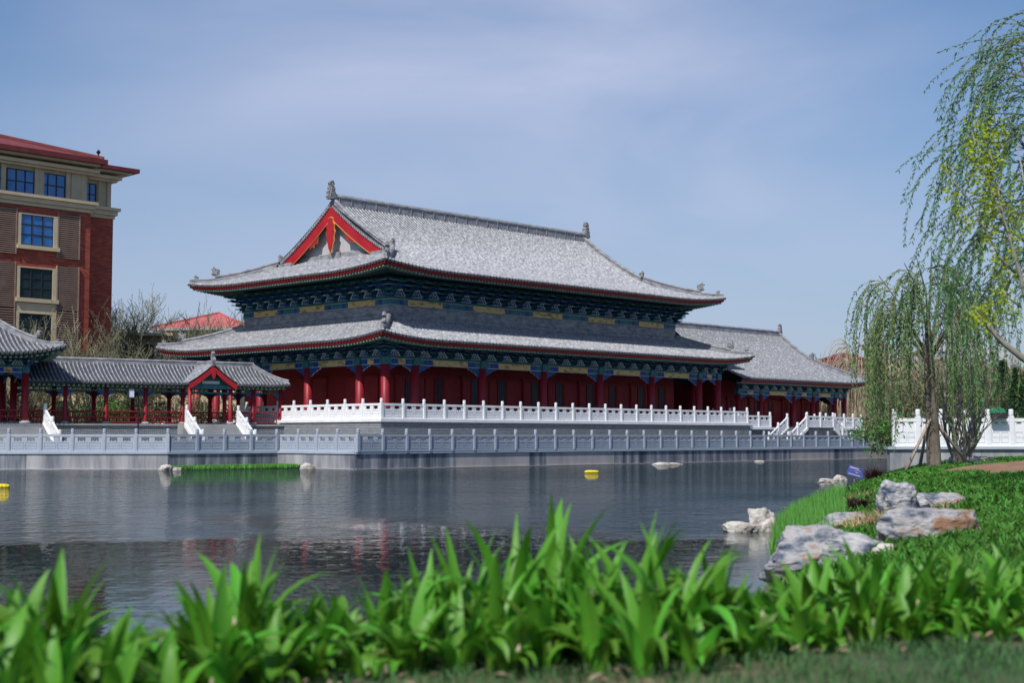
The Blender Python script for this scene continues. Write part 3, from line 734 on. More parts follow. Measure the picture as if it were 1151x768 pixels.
for sg, gx in ((1, up.x0 + up.g), (-1, up.x1 - up.g)):     # two gables
    for sd in (0, 1):     # the descending ridges
        pts = []
        for i in range(15):
            a = 5.6 + (up.half - 5.6) * i / 14; y = up.y0 + a if sd == 0 else up.y1 - a; pts.append((gx + sg * .28, y, up.hf(a) + .02))
        h = MB(); h.sweep(pts, rp(1.2, 1.05)); o = h.build('gable_ridge', RIDGE, hall); beast(o, Vector(pts[0]) + Vector((0, 0, .45)), (0, -1 if sd == 0 else 1), .6)
        tb = MB(); n = 30
        for i in range(n):
            a = 6.2 + (up.half - 6.3) * i / n; y = up.y0 + a if sd == 0 else up.y1 - a
            tb.box(gx - .16, gx + .16, y - .09, y + .09, up.hf(a) - .14, up.hf(a) + .08)
        tb.build('gable_edge_tiles', RIDGE, hall)
        bd = MB(); top = []; bot = []
        for i in range(13):
            a = 6.35 + (up.half - 6.35) * i / 12; y = (a - up.half) * (1 if sd == 0 else -1); top.append((y, up.hf(a) - .16)); bot.append((y, up.hf(a) - 1.12 - .1 * i / 12))
        bd.prism(top + bot[::-1], (gx + sg * .02, 12.1, 0), (0, 1, 0), (0, 0, 1), .12)
        o = bd.build('bargeboard', REDB, hall)
        gl = MB(); gl.tube([(gx - sg * .06, 12.1 + y, z_) for y, z_ in bot], .024, 5); gl.build('gold_edge', GOLDL, o)
        if sd == 0:
            for s2 in (-1, 1):
                cm = MB(); yy = s2 * 2.6; zz = up.hf(up.half - 2.6) - 1.2
                cm.prism([(0, .3), (.9 * -s2, .75), (.75 * -s2, -.0), (.35 * -s2, .02), (.3 * -s2, -.3), (-.05 * -s2, -.2), (-.25 * -s2, -.35)], (gx + sg * .03, 12.1 + yy, zz), (0, 1, 0), (0, 0, 1), .1, 0, 1)
                cm.build('bargeboard_scroll', [REDB, GOLDL], o)
    xy = MB(); zt = up.hf(up.half) - 1.05
    prof = [(0, 0), (.25, -.1), (.3, -.45), (.5, -.62), (.42, -.95), (.55, -1.2), (.4, -1.6), (.45, -1.9), (.28, -2.2), (.25, -2.5), (.12, -2.65), (0, -2.95)]
    pf = prof + [(-x, z_) for x, z_ in prof[::-1][1:-1]]
    xy.prism([(x * 1.12, z_ * 1.06) for x, z_ in pf], (gx - sg * .07, 12.1, zt), (0, 1, 0), (0, 0, 1), .06, 1); xy.prism(pf, (gx - sg * .11, 12.1, zt - .06), (0, 1, 0), (0, 0, 1), .06, 0)
    xy.build('gable_pendant', [REDB, GOLDL], hall)
    gw_ = MB(); yy0 = up.hf(6.1) - .9; n = 12; pts = [(-(up.half - 6.0), yy0)] + [((6.2 + (up.half - 6.2) * i / n) - up.half, up.hf(6.2 + (up.half - 6.2) * i / n) - .25) for i in range(n + 1)]
    pts += [(-y, z_) for y, z_ in pts[::-1][1:]]
    gw_.prism(pts, (gx + sg * .75, 12.1, 0), (0, 1, 0), (0, 0, 1), .2); gw_.build('gable_wall', PLAST, hall)
    gb = MB(); gb.box(min(gx + sg * .64, gx + sg * .45), max(gx + sg * .64, gx + sg * .45), 12.1 - 6.3, 12.1 + 6.3, up.hf(6.1) - .9, up.hf(6.1) + .25)
    for s2 in (-1, 1): gb.box(gx - .15, gx + .6, 12.1 + s2 * 6.0 - .9, 12.1 + s2 * 6.0 + .9, up.hf(6.1) - .75, up.hf(6.1) - .1)
    gb.box(min(gx + sg * .3, gx + sg * .44), max(gx + sg * .3, gx + sg * .44), 11.4, 12.8, up.hf(6.1) - .9, up.hf(6.1) + .32)
    gb.build('gable_base', RIDGE, hall)

# ------------------------------------------------------------ the side hall
ZS = 2.95
side = empty('side_hall', (HF[0], HF[1], ZS), HF[2], 'smaller red columned hall with one grey tiled roof, right of the great hall', 'hall')
SX = [45.5, 49.2, 55.0, 58.6, 62.8, 64.6]; SY = [1.2, 5.5, 9.5, 13.5]
b = MB(); b.box(44.6, 62.8, 3.0, 12.6, 0, 4.6); b.build('wall', REDW, side)
for i in range(0, 4):
    hall_door(side, SX[i] + .6, SX[i + 1] - .3, 3.0, 2.7)
hall_storey(side, 45.5, 64.6, 1.2, 13.8, SX, [1.2, 2.9, 7, 12, 13.8], 0, 3.2, 3.62, .7, .75, 1.5, .3, cols=True, colr=.26, use=('front', 'right'))
sr = Roof(43.2, 66.6, -1.0, 16.0, lambda a: 4.65 + .37 * a + .03 * a * a, .45, 5.5, g=4.2, hipL=False)
sr.use = ('front', 'back', 'right')
sr.tiles(side, TILE2, nt=14, pitch=.34, name='roof'); sr.trim(side, 2.1, 4.55)
hips(side, sr, 4.6, .9, ((1, 0), (1, 1)))
zr = sr.hf(sr.half); b = MB(); b.sweep([(43.3, 7.5, zr - .05), (62.2, 7.5, zr - .05)], rp(1.1, 1.2)); b.build('main_ridge', RIDGE, side)
beast(side, (62.1, 7.5, zr + .2), (1, 0), .55, CHI, .4, 'ridge_end_ornament')
gx = sr.x1 - sr.g
for sd in (0, 1):
    pts = []
    for i in range(12):
        a = 4.5 + (sr.half - 4.5) * i / 11; pts.append((gx - .25, sr.y0 + a if sd == 0 else sr.y1 - a, sr.hf(a) + .02))
    h = MB(); h.sweep(pts, rp(1.0, .9)); o = h.build('gable_ridge', RIDGE, side); beast(o, Vector(pts[0]) + Vector((0, 0, .4)), (0, -1 if sd == 0 else 1), .7)
    bd = MB(); top = []; bot = []
    for i in range(10):
        a = 4.9 + (sr.half - 4.9) * i / 9; y = (a - sr.half) * (1 if sd == 0 else -1); top.append((y, sr.hf(a) - .14)); bot.append((y, sr.hf(a) - .8))
    bd.prism(top + bot[::-1], (gx + .02, 7.5, 0), (0, 1, 0), (0, 0, 1), .1); bd.build('bargeboard', REDB, side)
b = MB(); b.prism([(-3.6, sr.hf(4.9) - .7), (3.6, sr.hf(4.9) - .7), (0, sr.hf(sr.half) - .2)], (gx - .6, 7.5, 0), (0, 1, 0), (0, 0, 1), .2); b.build('gable_wall', PLAST, side)

# ------------------------------------------------------------ the covered gallery on its platform
GB = 2.97
terrace('gallery_platform', GF, -31, .6, .1, 4.6, 1.1, GB, 'low grey brick platform carrying the open red gallery', cop=PAVE, band=.14)
gal = empty('covered_gallery', (GF[0], GF[1], GB), GF[2], 'long open gallery with slim red posts, grey tiled roof and a small red gable', 'gallery')
gr = Roof(-18.9, .5, 0, 4.4, lambda a: 2.95 + .42 * a + .105 * a * a, .12, 2, g=2.2, hipL=False); gr.use = ('front', 'back', 'right')
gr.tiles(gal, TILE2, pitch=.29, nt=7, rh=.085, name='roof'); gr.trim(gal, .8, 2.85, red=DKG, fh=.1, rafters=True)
zr = gr.hf(2.2)
b = MB(); b.sweep([(-18.8, 2.2, zr - .05), (-1.6, 2.2, zr - .05)], rp(.7, .75)); b.build('main_ridge', RIDGE, gal)
b = MB(); b.sweep(gr.hip_path(1, 0, .1, 2.2, dz=.03), rp(.55, .5)); b.sweep(gr.hip_path(1, 1, .1, 2.2, dz=.03), rp(.55, .5)); b.build('hip_ridge', RIDGE, gal)
gcx = [-18.9, -16.1, -13.25, -10.4, -7.65, -4.45, -2.2, 0.0]
cp = None
for (yy, lst) in ((.75, gcx), (3.65, gcx)):
    for x in lst:
        if cp is None:
            cb = MB(); cb.lathe([(.15, 0), (.15, 2.75)], (0, 0, 0), 10); cp = cb.build('post', REDP, gal, smooth=True)
            fb = MB(); fb.lathe([(.27, -.01), (.3, .05), (.22, .13), (.17, .15)], (0, 0, 0), 10); fb.build('post_base', PAVE, cp); o = cp
        else:
            o = dup(cp, gal); [dup(g, o) for g in cp.children]
        o.location = (x, yy, 0)
for yy in (.75, 3.65):
    lb = MB(); lb.box(-19, .1, yy - .08, yy + .08, 2.6, 2.84, 0); lb.box(-19, .1, yy - .05, yy + .05, 2.3, 2.38, 1)
    for i in range(len(gcx) - 1):
        x0, x1 = gcx[i], gcx[i + 1]; n = int((x1 - x0) / .35)
        for k in range(n): lb.box(x0 + (k + .5) * (x1 - x0) / n - .02, x0 + (k + .5) * (x1 - x0) / n + .02, yy - .03, yy + .03, 2.38, 2.6, 1)
        c = (x0 + x1) / 2; lb.box(c - .55, c + .55, yy - .1, yy - .081, 2.64, 2.8, 2)
        for (q, s_) in ((x0, 1), (x1, -1)): lb.prism([(0, 0), (.5 * s_, 0), (.38 * s_, -.12), (.15 * s_, -.2), (0, -.42)], (q + .15 * s_, yy, 2.3), (1, 0, 0), (0, 0, 1), .06, 3)
    lb.build('lintel', [TEAL, GREEN, GOLD, BLUE], gal)
    for i in range(len(gcx) - 1):
        if yy < 1 and i == 4: continue
        x0, x1 = gcx[i] + .16, gcx[i + 1] - .16; rb = MB()
        rb.box(x0, x1, yy - .05, yy + .05, .42, .5); rb.box(x0, x1, yy - .2, yy - .1, .84, .92); rb.box(x0, x1, yy - .03, yy + .03, .08, .14)
        n = int((x1 - x0) / .16)
        for k in range(n + 1):
            x = x0 + k * (x1 - x0) / n; rb.tube([(x, yy, .5), (x, yy - .06, .66), (x, yy - .15, .86)], .018, 4, 0, False)
            if k % 3 == 0: rb.box(x - .03, x + .03, yy - .03, yy + .03, 0, .42)
        rb.build('bench_rail', REDP, gal)
# porch gable
pr = Roof(-2.2, 1.15, -1.85, 1.85, lambda a: 2.95 + .55 * a + .10 * a * a, 0, 2, g=0, hipL=False, hipR=False, use=('front', 'back'))
o = pr.tiles(gal, TILE2, pitch=.29, nt=6, rh=.085, name='porch_roof'); o.location = (-6.05, 0, .03); o.rotation_euler = (0, 0, -math.pi / 2)
zr = pr.hf(1.85)
b = MB(); b.sweep([(-6.05, -1.2, zr), (-6.05, 2.2, zr)], rp(.6, .6)); o = b.build('porch_ridge', RIDGE, gal)
b = MB(); b.prism([(0, 0), (.45, 0), (.5, .35), (.3, .55), (.34, .8), (.12, .95), (-.02, .6), (.06, .3)], (-6.05, -.8, zr), (0, -1, 0), (0, 0, 1), .22); b.build('ridge_finial', BEAST, gal)
for s_ in (-1, 1):
    b = MB(); top = []; bot = []
    for i in range(8):
        a = .05 + 1.8 * i / 7; top.append((s_ * (1.85 - a), pr.hf(a) - .1)); bot.append((s_ * (1.85 - a), pr.hf(a) - .5))
    b.prism(top + bot[::-1], (-6.05, -1.1, 0), (1, 0, 0), (0, 0, 1), .08); b.build('porch_bargeboard', REDB, gal)
b = MB(); b.prism([(-.12, 0), (.12, 0), (.14, -.5), (0, -.75), (-.14, -.5)], (-6.05, -1.17, zr - .35), (1, 0, 0), (0, 0, 1), .06); b.build('porch_pendant', REDB, gal)
b = MB(); b.box(-7.7, -4.4, -.62, -.5, 2.55, 2.82, 0); b.box(-7.6, -4.5, -.6, -.52, 2.2, 2.28, 1); b.box(-6.7, -5.4, -.66, -.62, 2.9, 3.12, 2); b.prism([(-1.5, 2.82), (1.5, 2.82), (0, 3.75)], (-6.05, -.55, 0), (1, 0, 0), (0, 0, 1), .05, 1); b.build('porch_lintel', [TEAL, GREEN, WEDGE], gal)
for x in (-7.6, -4.5):
    o = dup(cp, gal, (x, -.55, 0)); [dup(g, o) for g in cp.children]
# porch platform and stairs
st = empty('porch_stairs', (*gw(-6.05, -1.0), 1.1), GF[2], 'grey steps between two white railed cheeks leading up to the gallery porch', 'stairs')
b = MB(); b.box(-2.2, 2.2, .0, 1.08, 0, GB - 1.1 - .01); b.build('landing', PAVE, st)
s_ = MB(); solid_steps(s_, 3.3, GB - 1.1, -1.75, 1.75, 11, zb=-(GB - 1.1)); s_.v = [(y, -x, z + GB - 1.1) for x, y, z in s_.v]; s_.f = [tuple(reversed(f)) for f in s_.f]
s_.build('steps', PAVE, st)
for x in (-1.95, 1.95):
    r = slope_rail(st, 3.2, 1.75, n=2, sc=1.0); r.location = (x, -.1, GB - 1.1); r.rotation_euler = (0, 0, -math.pi / 2)
st2 = empty('pavilion_stairs', (*gw(-19.0, -.1), 1.1), GF[2], 'steps with one white railed cheek descending from the left pavilion', 'stairs')
s_ = MB(); solid_steps(s_, 3.6, GB - 1.1, -3.0, 1.1, 11, zb=-(GB - 1.1)); s_.v = [(y, -x, z + GB - 1.1) for x, y, z in s_.v]; s_.f = [tuple(reversed(f)) for f in s_.f]
s_.build('steps', PAVE, st2)
r = slope_rail(st2, 3.7, 1.8, n=2); r.location = (1.3, -.1, GB - 1.1); r.rotation_euler = (0, 0, -math.pi / 2)
dup(r, st2, (-3.2, -.1, GB - 1.1), -math.pi / 2)

# ------------------------------------------------------------ the left pavilion
pav = empty('corner_pavilion', (*gw(-23, 0), GB), GF[2], 'red columned pavilion with a steep curved grey roof at the left edge', 'pavilion')
pv = Roof(-6.2, 6.2, -1.9, 8.3, lambda a: 4.7 + .32 * a + .066 * a * a, .6, 4.5, g=5.1)
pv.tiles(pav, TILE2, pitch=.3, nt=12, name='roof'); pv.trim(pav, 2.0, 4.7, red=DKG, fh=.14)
hips(pav, pv, 5.05, .75)
b = MB(); b.sweep([(-1.1, 3.2, pv.hf(5.1)), (1.1, 3.2, pv.hf(5.1))], rp(.9)); b.build('main_ridge', RIDGE, pav)
hall_storey(pav, -4, 4, .1, 6.3, [-4, -1.6, 1.6, 4], [.1, 3.2, 6.3], 0, 3.4, 3.8, .7, .8, 1.3, .3, cols=True, colr=.24, que=True, use=('front', 'left', 'right', 'back'))
for (x0, x1) in ((-3.7, -1.9), (-1.3, 1.3), (1.9, 3.7)):
    rb = MB(); rb.box(x0, x1, .05, .15, .42, .5); rb.box(x0, x1, -.1, 0, .84, .92)
    n = int((x1 - x0) / .16)
    for k in range(n + 1):
        x = x0 + k * (x1 - x0) / n; rb.tube([(x, .1, .5), (x, .04, .66), (x, -.05, .86)], .018, 4, 0, False)
        if k % 3 == 0: rb.box(x - .03, x + .03, .07, .13, 0, .42)
    rb.build('bench_rail', REDP, pav)
b = MB(); b.box(-6.5, 4.9, -.6, 7, -1.85, -.012); b.build('plinth', GBRICK, pav)

# ------------------------------------------------------------ white parapet on the right, nearer bank
rw = empty('parapet_base', (17.2, 65, 0), 0, 'plain grey concrete wall under the tall white parapet at the right', 'wall')
b = MB(); n = 11
for i in range(n): b.box(i * 4.2, i * 4.2 + 4.18, 0, .5, -.8, 1.45, 0)
b.build('wall_face', [MIDW], rw)
b = MB(); b.box(-.1, 46.3, -.12, .62, 1.46, 1.58); b.build('coping', CANR, rw)
b = MB(); M_ = Matrix.Rotation(-math.atan2(c1[0] - 17.4, c1[1] - 65.5), 4, 'Z'); b.box(.1, .5, .6, 70, -.8, 1.42, 0, M_); b.build('side_wall', MIDW, rw)
balustrade('white_parapet', (17.5, 65.2), (58, 65.2), 1.58, 'tall solid white stone parapet behind the tied willow at the right', None, WHITE, WSH, sp=1.06, sc=1.18, w=.11, op=.76)

# ------------------------------------------------------------ the brick building on the left
BX, BY = -38.2, 128.0
blk = empty('brick_building', (BX, BY, 1.1), HF[2], 'tall red brick and cream building with blue windows and red roof at the left', 'building')
gz = -1.1
XL = -34
b = MB(); b.box(XL, 0, 0, 15, 0, 22.2 + gz); b.box(-.3, 3.2, 1.6, 14, 0, 22.3 + gz); b.build('wall', REDBR, blk)
b = MB(); b.box(XL, -.25, .25, 14.9, 22.2 + gz, 26.6 + gz); b.box(-.3, 3.0, 1.85, 13.9, 22.3 + gz, 26.6 + gz)
for x in [-.7, -2.2, -4.75, -5.2] + [-8.3 - 2.97 * i for i in range(8)]: b.box(x - .22, x + .22, .1, .248, 23.3 + gz, 26.0 + gz)
b.box(-1.9, -.9, .12, .248, 23.3 + gz, 26.0 + gz); b.box(1.7, 2.1, 1.72, 1.848, 23.3 + gz, 26 + gz); b.box(2.6, 3.0, 1.7, 1.848, 23.3 + gz, 26 + gz)
b.build('cream_storey', CREAMD, blk)
b = MB()
for (z0, z1, o_) in ((22.3, 22.6, .12), (22.62, 23.0, .3), (23.02, 23.3, .5), (25.75, 25.95, .25), (25.97, 26.25, .55)):
    b.box(XL, o_, -o_, 15, z0 + gz, z1 + gz); b.box(.2, 3.2 + o_, 1.6 - o_, 14, z0 + gz - .03, z1 + gz - .02)
b.build('cornice', CREAM, blk)
b = MB(); b.box(XL, .4, -.9, 16, 26.5 + gz, 26.7 + gz, 1); b.box(XL, .9, -1.3, 16.5, 26.71 + gz, 27.15 + gz, 0); b.box(.3, 4.6, .7, 15.5, 26.48 + gz, 26.69 + gz, 1); b.box(.91, 5.2, .4, 16, 26.71 + gz, 27.08 + gz, 0)
b.build('eave', [REDRF, CREAMD], blk)
V = [(XL, -1.1, 27.16), (.6, -1.1, 27.16), (.6, 16, 27.16), (XL, 16, 27.16), (XL, 7, 29.7), (-8, 7, 29.7)]
b = MB()
for f in ((0, 1, 5, 4), (1, 2, 5), (2, 3, 4, 5), (0, 4, 3)): b.poly([(V[i][0], V[i][1], V[i][2] + gz) for i in f])
b.sweep([(.6, -1.1, 27.16 + gz), (-8, 7, 29.7 + gz)], [(-.14, 0), (.14, 0), (.14, .25), (-.14, .25)]); rfo = b.build('roof', REDRF, blk)
b = MB(); b.tube([(0.2, -.8, 27.1 + gz), (.2, -.8, 27.9 + gz)], .07, 6); b.lathe([(.15, 0), (.2, .15), (.05, .35)], (.2, -.8, 27.7 + gz), 8); b.build('lightning_rod', BLACK, blk)
def window(parent, x, z, w_, h, y, nx, nz, g=GLASS, surround=None, fr=FRAME):
    f = MB()
    if surround: 
        s_ = surround
        for (a, c, d, e) in ((x - w_ / 2 - s_, x - w_ / 2, z - s_, z + h + .12), (x + w_ / 2, x + w_ / 2 + s_ + .25, z - s_, z + h + .12)): f.box(a, c, y - .16, y + .1, d, e, 1)
        f.box(x - w_ / 2 - s_ - .1, x + w_ / 2 + s_ + .3, y - .3, y + .1, z - s_ - .12, z - s_ * .2, 1); f.box(x - w_ / 2, x + w_ / 2, y - .16, y + .1, z + h, z + h + .12, 1)
    for i in range(nx + 1): q = x - w_ / 2 + w_ * i / nx; f.box(q - .05, q + .05, y - .1, y, z, z + h, 0)
    for i in range(nz + 1): q = z + h * i / nz; f.box(x - w_ / 2, x + w_ / 2, y - .092, y - .002, q - .045, q + .045, 0)
    o = f.build('window', [fr, CREAM], parent)
    p_ = MB(); 
    for i in range(nx):
        for k in range(nz):
            a = x - w_ / 2 + w_ * i / nx; c = z + h * k / nz; t = rng.uniform(-.015, .015, 4)
            p_.poly([(a, y - .05 + t[0], c), (a + w_ / nx, y - .05 + t[1], c), (a + w_ / nx, y - .05 + t[2], c + h / nz), (a, y - .05 + t[3], c + h / nz)])
    p_.build('pane', g, o); return o
for i in range(7): window(blk, -3.73 - 2.97 * i, 23.35 + gz, 2.5, 2.05, .25, 3, 2)
window(blk, .85, 23.35 + gz, 1.25, 2.0, 1.85, 2, 2)
b0 = MB()
for k in range(4):
    cx = -5.18 - 8.2 * k
    for (z, h, g) in ((18.85, 2.65, GLASS), (14.2, 2.6, DGLASS), (9.4, 3.4, DGLASS), (4.6, 3.2, DGLASS)):
        window(blk, cx, z + gz, 3.05, h, 0, 3, 3, g, .28)
        for sx in (-1, 1):
            a = cx + sx * 3.0; b = MB(); b.box(a - 1.0, a + 1.0, -.04, .05, z - .9 + gz, z + h + .45 + gz, 1)
            n = 22
            for i in range(n): q = z - .9 + (h + 1.35) * i / n; b.box(a - 1.0, a + 1.0, -.14, -.041, q + gz, q + .1 + gz, 0)
            b.box(a - 1.1, a - 1.0, -.18, .05, z - .9 + gz, z + h + .45 + gz, 0); b.box(a + 1.0, a + 1.1, -.18, .05, z - .9 + gz, z + h + .45 + gz, 0)
            b.build('louvre', [LOUV, LOUVD], blk)
    b = MB(); b.box(cx - 1.8, cx + 1.9, -.12, .05, 12.9 + gz, 13.75 + gz); b.build('cream_band', CREAM, blk)

# ------------------------------------------------------------ low buildings behind
def house(name, X, Y, w_, d, h, rh, rz, wm, rm, label, eave=1.2, flat=False, win=True, nx=4, floors=2, gl=DGLASS):
    e = empty(name, (X, Y, 1.1), rz, label, 'building'); b = MB(); b.box(-w_ / 2, w_ / 2, 0, d, 0, h); b.build('wall', wm, e)
    r = MB(); E_ = eave
    r.box(-w_ / 2 - E_, w_ / 2 + E_, -E_, d + E_, h + .01, h + .3, 1)
    if not flat:
        V = [(-w_ / 2 - E_, -E_), (w_ / 2 + E_, -E_), (w_ / 2 + E_, d + E_), (-w_ / 2 - E_, d + E_)]; m_ = min(w_, d) / 2 + E_
        a = (-w_ / 2 - E_ + m_, d / 2, h + .3 + rh); c = (w_ / 2 + E_ - m_, d / 2, h + .3 + rh)
        if w_ < d: a = (0, d / 2, h + .3 + rh); c = a
        q = [(x, y, h + .3) for x, y in V]
        r.poly([q[0], q[1], c, a]); r.poly([q[1], q[2], c]); r.poly([q[2], q[3], a, c]); r.poly([q[3], q[0], a])
        for (s_, t_) in ((q[0], a), (q[1], c), (a, c)):
            if (Vector(s_) - Vector(t_)).length > .1: r.sweep([s_, t_], [(-.12, -.05), (.12, -.05), (.1, .2), (-.1, .2)])
    r.build('roof', [rm, PAVE if not flat else rm], e)
    if win:
        for f_ in range(floors):
            for i in range(nx):
                x = -w_ / 2 + w_ * (i + .5) / nx; z = h * (f_ + .3) / floors
                window(e, x, z, w_ / nx * .5, h / floors * .48, -.02, 2, 2, gl, .12)
    return e
house('red_roofed_house', at(226, 175), 175, 9, 12, 14.0, 2.4, R(-8), CREAMD, PINKRF, 'house with a bright pink-red hipped roof behind the left eave of the great hall', eave=1.6, gl=GLASS, floors=3, nx=4)
house('annex_building', at(150, 150), 150, 5.5, 9, 11.6, 1, R(12), CREAMD, CREAMD, 'narrow cream annex with a flat projecting roof beside the brick building', flat=True, floors=3, nx=2)
house('annex_building', at(178, 158), 158, 8.0, 9, 9.0, 1.5, R(0), CREAM, REDRF, 'low cream house with a small red roof between bare trees', floors=2, nx=3, eave=.8)
house('garden_house', at(75, 126), 124.5, 26, 2, 5.2, .1, R(20), CREAM, PAVE, 'plain cream wall with dark openings seen through the gallery posts', flat=True, floors=1, nx=9, eave=.3)
# tower-like pavilion on the right
pg = empty('rooftop_pavilion', (at(962, 210), 210, 1.1), R(10), 'distant pale building topped by a small red hipped roof, right of the side hall', 'building')
b = MB(); b.box(-9, 9, 0, 12, 0, 9.2); b.box(-4, 4, 1, 9, 9.2, 11.4); b.build('wall', CREAMD, pg)
r = MB()
for (hw2, z0, rh, y0) in ((9.8, 9.2, 1.5, 6), (4.6, 11.4, .35, 5), ):
    r.box(-hw2 - .3, hw2 + .3, y0 - hw2 * .7, y0 + hw2 * .7, z0, z0 + .25)
for (wd, z0, z1, wt) in ((5.6, 11.5, 12.6, 2.6), (2.9, 12.7, 13.7, .2)):
    q = [(-wd, 5 - wd, z0), (wd, 5 - wd, z0), (wd, 5 + wd, z0), (-wd, 5 + wd, z0)]; t = [(-wt, 5 - wt, z1), (wt, 5 - wt, z1), (wt, 5 + wt, z1), (-wt, 5 + wt, z1)]
    for i in range(4): j = (i + 1) % 4; r.poly([q[i], q[j], t[j], t[i]])
    r.poly(q[::-1])
r.build('roof', REDRF, pg)
b = MB()
for i in range(6): b.box(-3.4 + i * 1.25, -2.7 + i * 1.25, .94, .995, 9.7, 10.9)
b.build('window', DGLASS, pg)
house('brown_roofed_row', at(1118, 190), 190, 26, 10, 8.2, 1.6, R(-4), CREAMD, mat('brown_roof', (.20, .10, .08), (.27, .14, .11), 1), 'long low house with a brown roof seen behind the willows at the right', floors=2, nx=8)
for i, (px, Y, wd, top, lab) in enumerate(((1062, 420, 9, 385, 'hazy grey residential tower behind the willow trunk'), (1090, 400, 8, 393, 'hazy grey residential tower just right of the willow trunk'), (1122, 440, 13, 398, 'wide hazy grey residential tower above the brown roof'))):
    e = empty('apartment_tower', (at(px, Y), Y, 1.1), 0, lab, 'building', 'far apartment towers'); H = (492 - top) / F * Y + .9
    b = MB(); b.box(-wd / 2, wd / 2, 0, 12, 0, H); b.box(-wd * .3, wd * .3, 2, 8, H, H + 2.2); b.build('wall', HAZEB, e)
    b = MB()
    for f_ in range(int(H / 3)):
        for c in range(4): x = -wd / 2 + wd * (c + .5) / 4; b.box(x - wd / 14, x + wd / 14, -.06, -.004, f_ * 3 + 1, f_ * 3 + 2.5)
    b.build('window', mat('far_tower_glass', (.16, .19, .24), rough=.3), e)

# ------------------------------------------------------------ street furniture
def lamp(X, Y, z, h, label):
    e = empty('street_lamp', (X, Y, z), .4, label, 'street lamp', 'lantern posts'); b = MB()
    b.lathe([(.14, 0), (.14, .25), (.08, .35), (.055, .6), (.05, h)], (0, 0, 0), 10); b.tube([(0, 0, h - .2), (-.1, 0, h + .1), (-.5, 0, h + .15)], .03, 6); b.build('pole', BLACK, e)
    b = MB(); b.box(-.68, -.32, -.18, .18, h - .62, h - .05, 0)
    for x in (-.7, -.3):
        for y in (-.2, .2): b.box(x - .025, x + .025, y - .025, y + .025, h - .66, h - .02, 1)
    b.box(-.76, -.24, -.26, .26, h - .05, h + .03, 1); b.box(-.6, -.4, -.1, .1, h + .03, h + .16, 1); b.box(-.72, -.28, -.22, .22, h - .7, h - .64, 1); b.build('lantern', [FROST, BLACK], e)
r_ = 95.5
lamp(at(156, r_), r_, 1.1, 4.2, 'black lamp post with a square white lantern before the gallery')
lamp(at(1006, 118), 118, 1.1, 3.0, 'small white lantern lamp post behind the hanging willow strand')
def boat_float(px, py, ln, label):
    r = pixray(px, py); t = -2 / r.z; b = MB(); n = 10
    b.tube([(-ln / 2, 0, 0), (-ln / 2 + .08, 0, .01), (ln / 2 - .08, 0, .01), (ln / 2, 0, 0)], [.05, .10, .10, .05], 10); b.tube([(-ln * .3, 0, .09), (ln * .3, 0, .09)], .04, 8)
    for x in (-.25, 0, .25): b.lathe([(.165, -.03), (.165, .03)], (x * ln, 0, 0), 8) if False else b.box(x * ln - .03, x * ln + .03, -.11, .11, -.1, .11)
    o = b.build('float', YEL, None, True, (r.x * t, r.y * t, .03), .05); o.scale = (.85, .8, .8); tag(o, label, 'float')
boat_float(665, 531.5, .95, 'yellow plastic float on the water below the long canal wall')
boat_float(2, 548, .75, 'yellow plastic float cut by the left edge of the picture')

# ------------------------------------------------------------ rocks
def rock(px, py, w_, h, d, label, m=ROCK, seed=0, rz=0, zoff=None, tilt=0, sub=5, name='rock', flat=.75, group=None, world=None, cuts=16):
    p = Vector(world) if world else pix2ground(px, py); 
    s = d * .5 * .6
    me_n = name; import bmesh
    bm = bmesh.new(); bmesh.ops.create_icosphere(bm, subdivisions=sub, radius=1)
    rs = random.Random(seed); cuts = [(Vector((rs.uniform(-1, 1), rs.uniform(-1, 1), rs.uniform(-.3, 1))).normalized(), rs.uniform(.48, .8)) for _ in range(16)][:cuts]
    cuts.append((Vector((0, 0, 1)), flat))
    o3 = Vector((seed * 3.1, seed * 1.7, seed))
    for v in bm.verts:
        c = v.co.copy(); c.x = math.copysign(abs(c.x) ** .8, c.x); 
        for (n_, t_) in cuts:
            k = c.dot(n_)
            if k > t_: c -= n_ * (k - t_) * .97
        c *= 1 + .16 * noise.noise(c * 1.3 + o3) + .09 * noise.noise(c * 3.1 + o3) + .05 * noise.noise(c * 7 + o3) + .03 * noise.noise(c * 15 + o3)
        q_ = c * 2.3; q_ = Vector((math.floor(q_.x * 1.5 + seed), math.floor(q_.y * 1.5), math.floor(q_.z * 2))); c *= 1 + .05 * noise.cell(q_ + Vector((.5, .5, .5)))
        v.co = Vector((c.x * w_ / 1.75, c.y * d / 1.75, c.z * h / 1.35))
    me = bpy.data.meshes.new(name); bm.to_mesh(me); bm.free(); me.materials.append(m); me.polygons.foreach_set('use_smooth', [i % 1 == 0 for i in range(len(me.polygons))])
    o = bpy.data.objects.new(name, me); COL.objects.link(o); o.location = (p.x, p.y + s, p.z + h * .32 if zoff is None else zoff); o.rotation_euler = (0, tilt, rz)
    return tag(o, label, 'rock', group)
rock(930, 638, 1.5, .60, .8, 'long pale grey rock with a rounded brown left end, nearest the lily bed', ROCKB, 3, .1, tilt=-.08, cuts=7, flat=.7)
rock(972, 632, 1.1, .38, .6, 'grey rock wedged behind the nearest long rock', ROCK, 5, -.2)
rock(1045, 612, 1.16, .58, .6, 'big blue-grey rock with a brown flank and flat top', ROCKB, 11, -.05, tilt=.03, cuts=5, flat=.55)
rock(1013, 587, .56, .66, .5, 'upright rounded grey rock with dark bands behind the flat brown-sided rock', ROCK, 62, .3, flat=.8, cuts=0)
rock(1036, 582, .46, .42, .4, 'small grey rock leaning against the upright banded rock', ROCK, 9, .5)
rock(1071, 574, 1.0, .32, .6, 'low brown pointed rock at the right of the upright rock', ROCKB, 15, .1, tilt=.18)
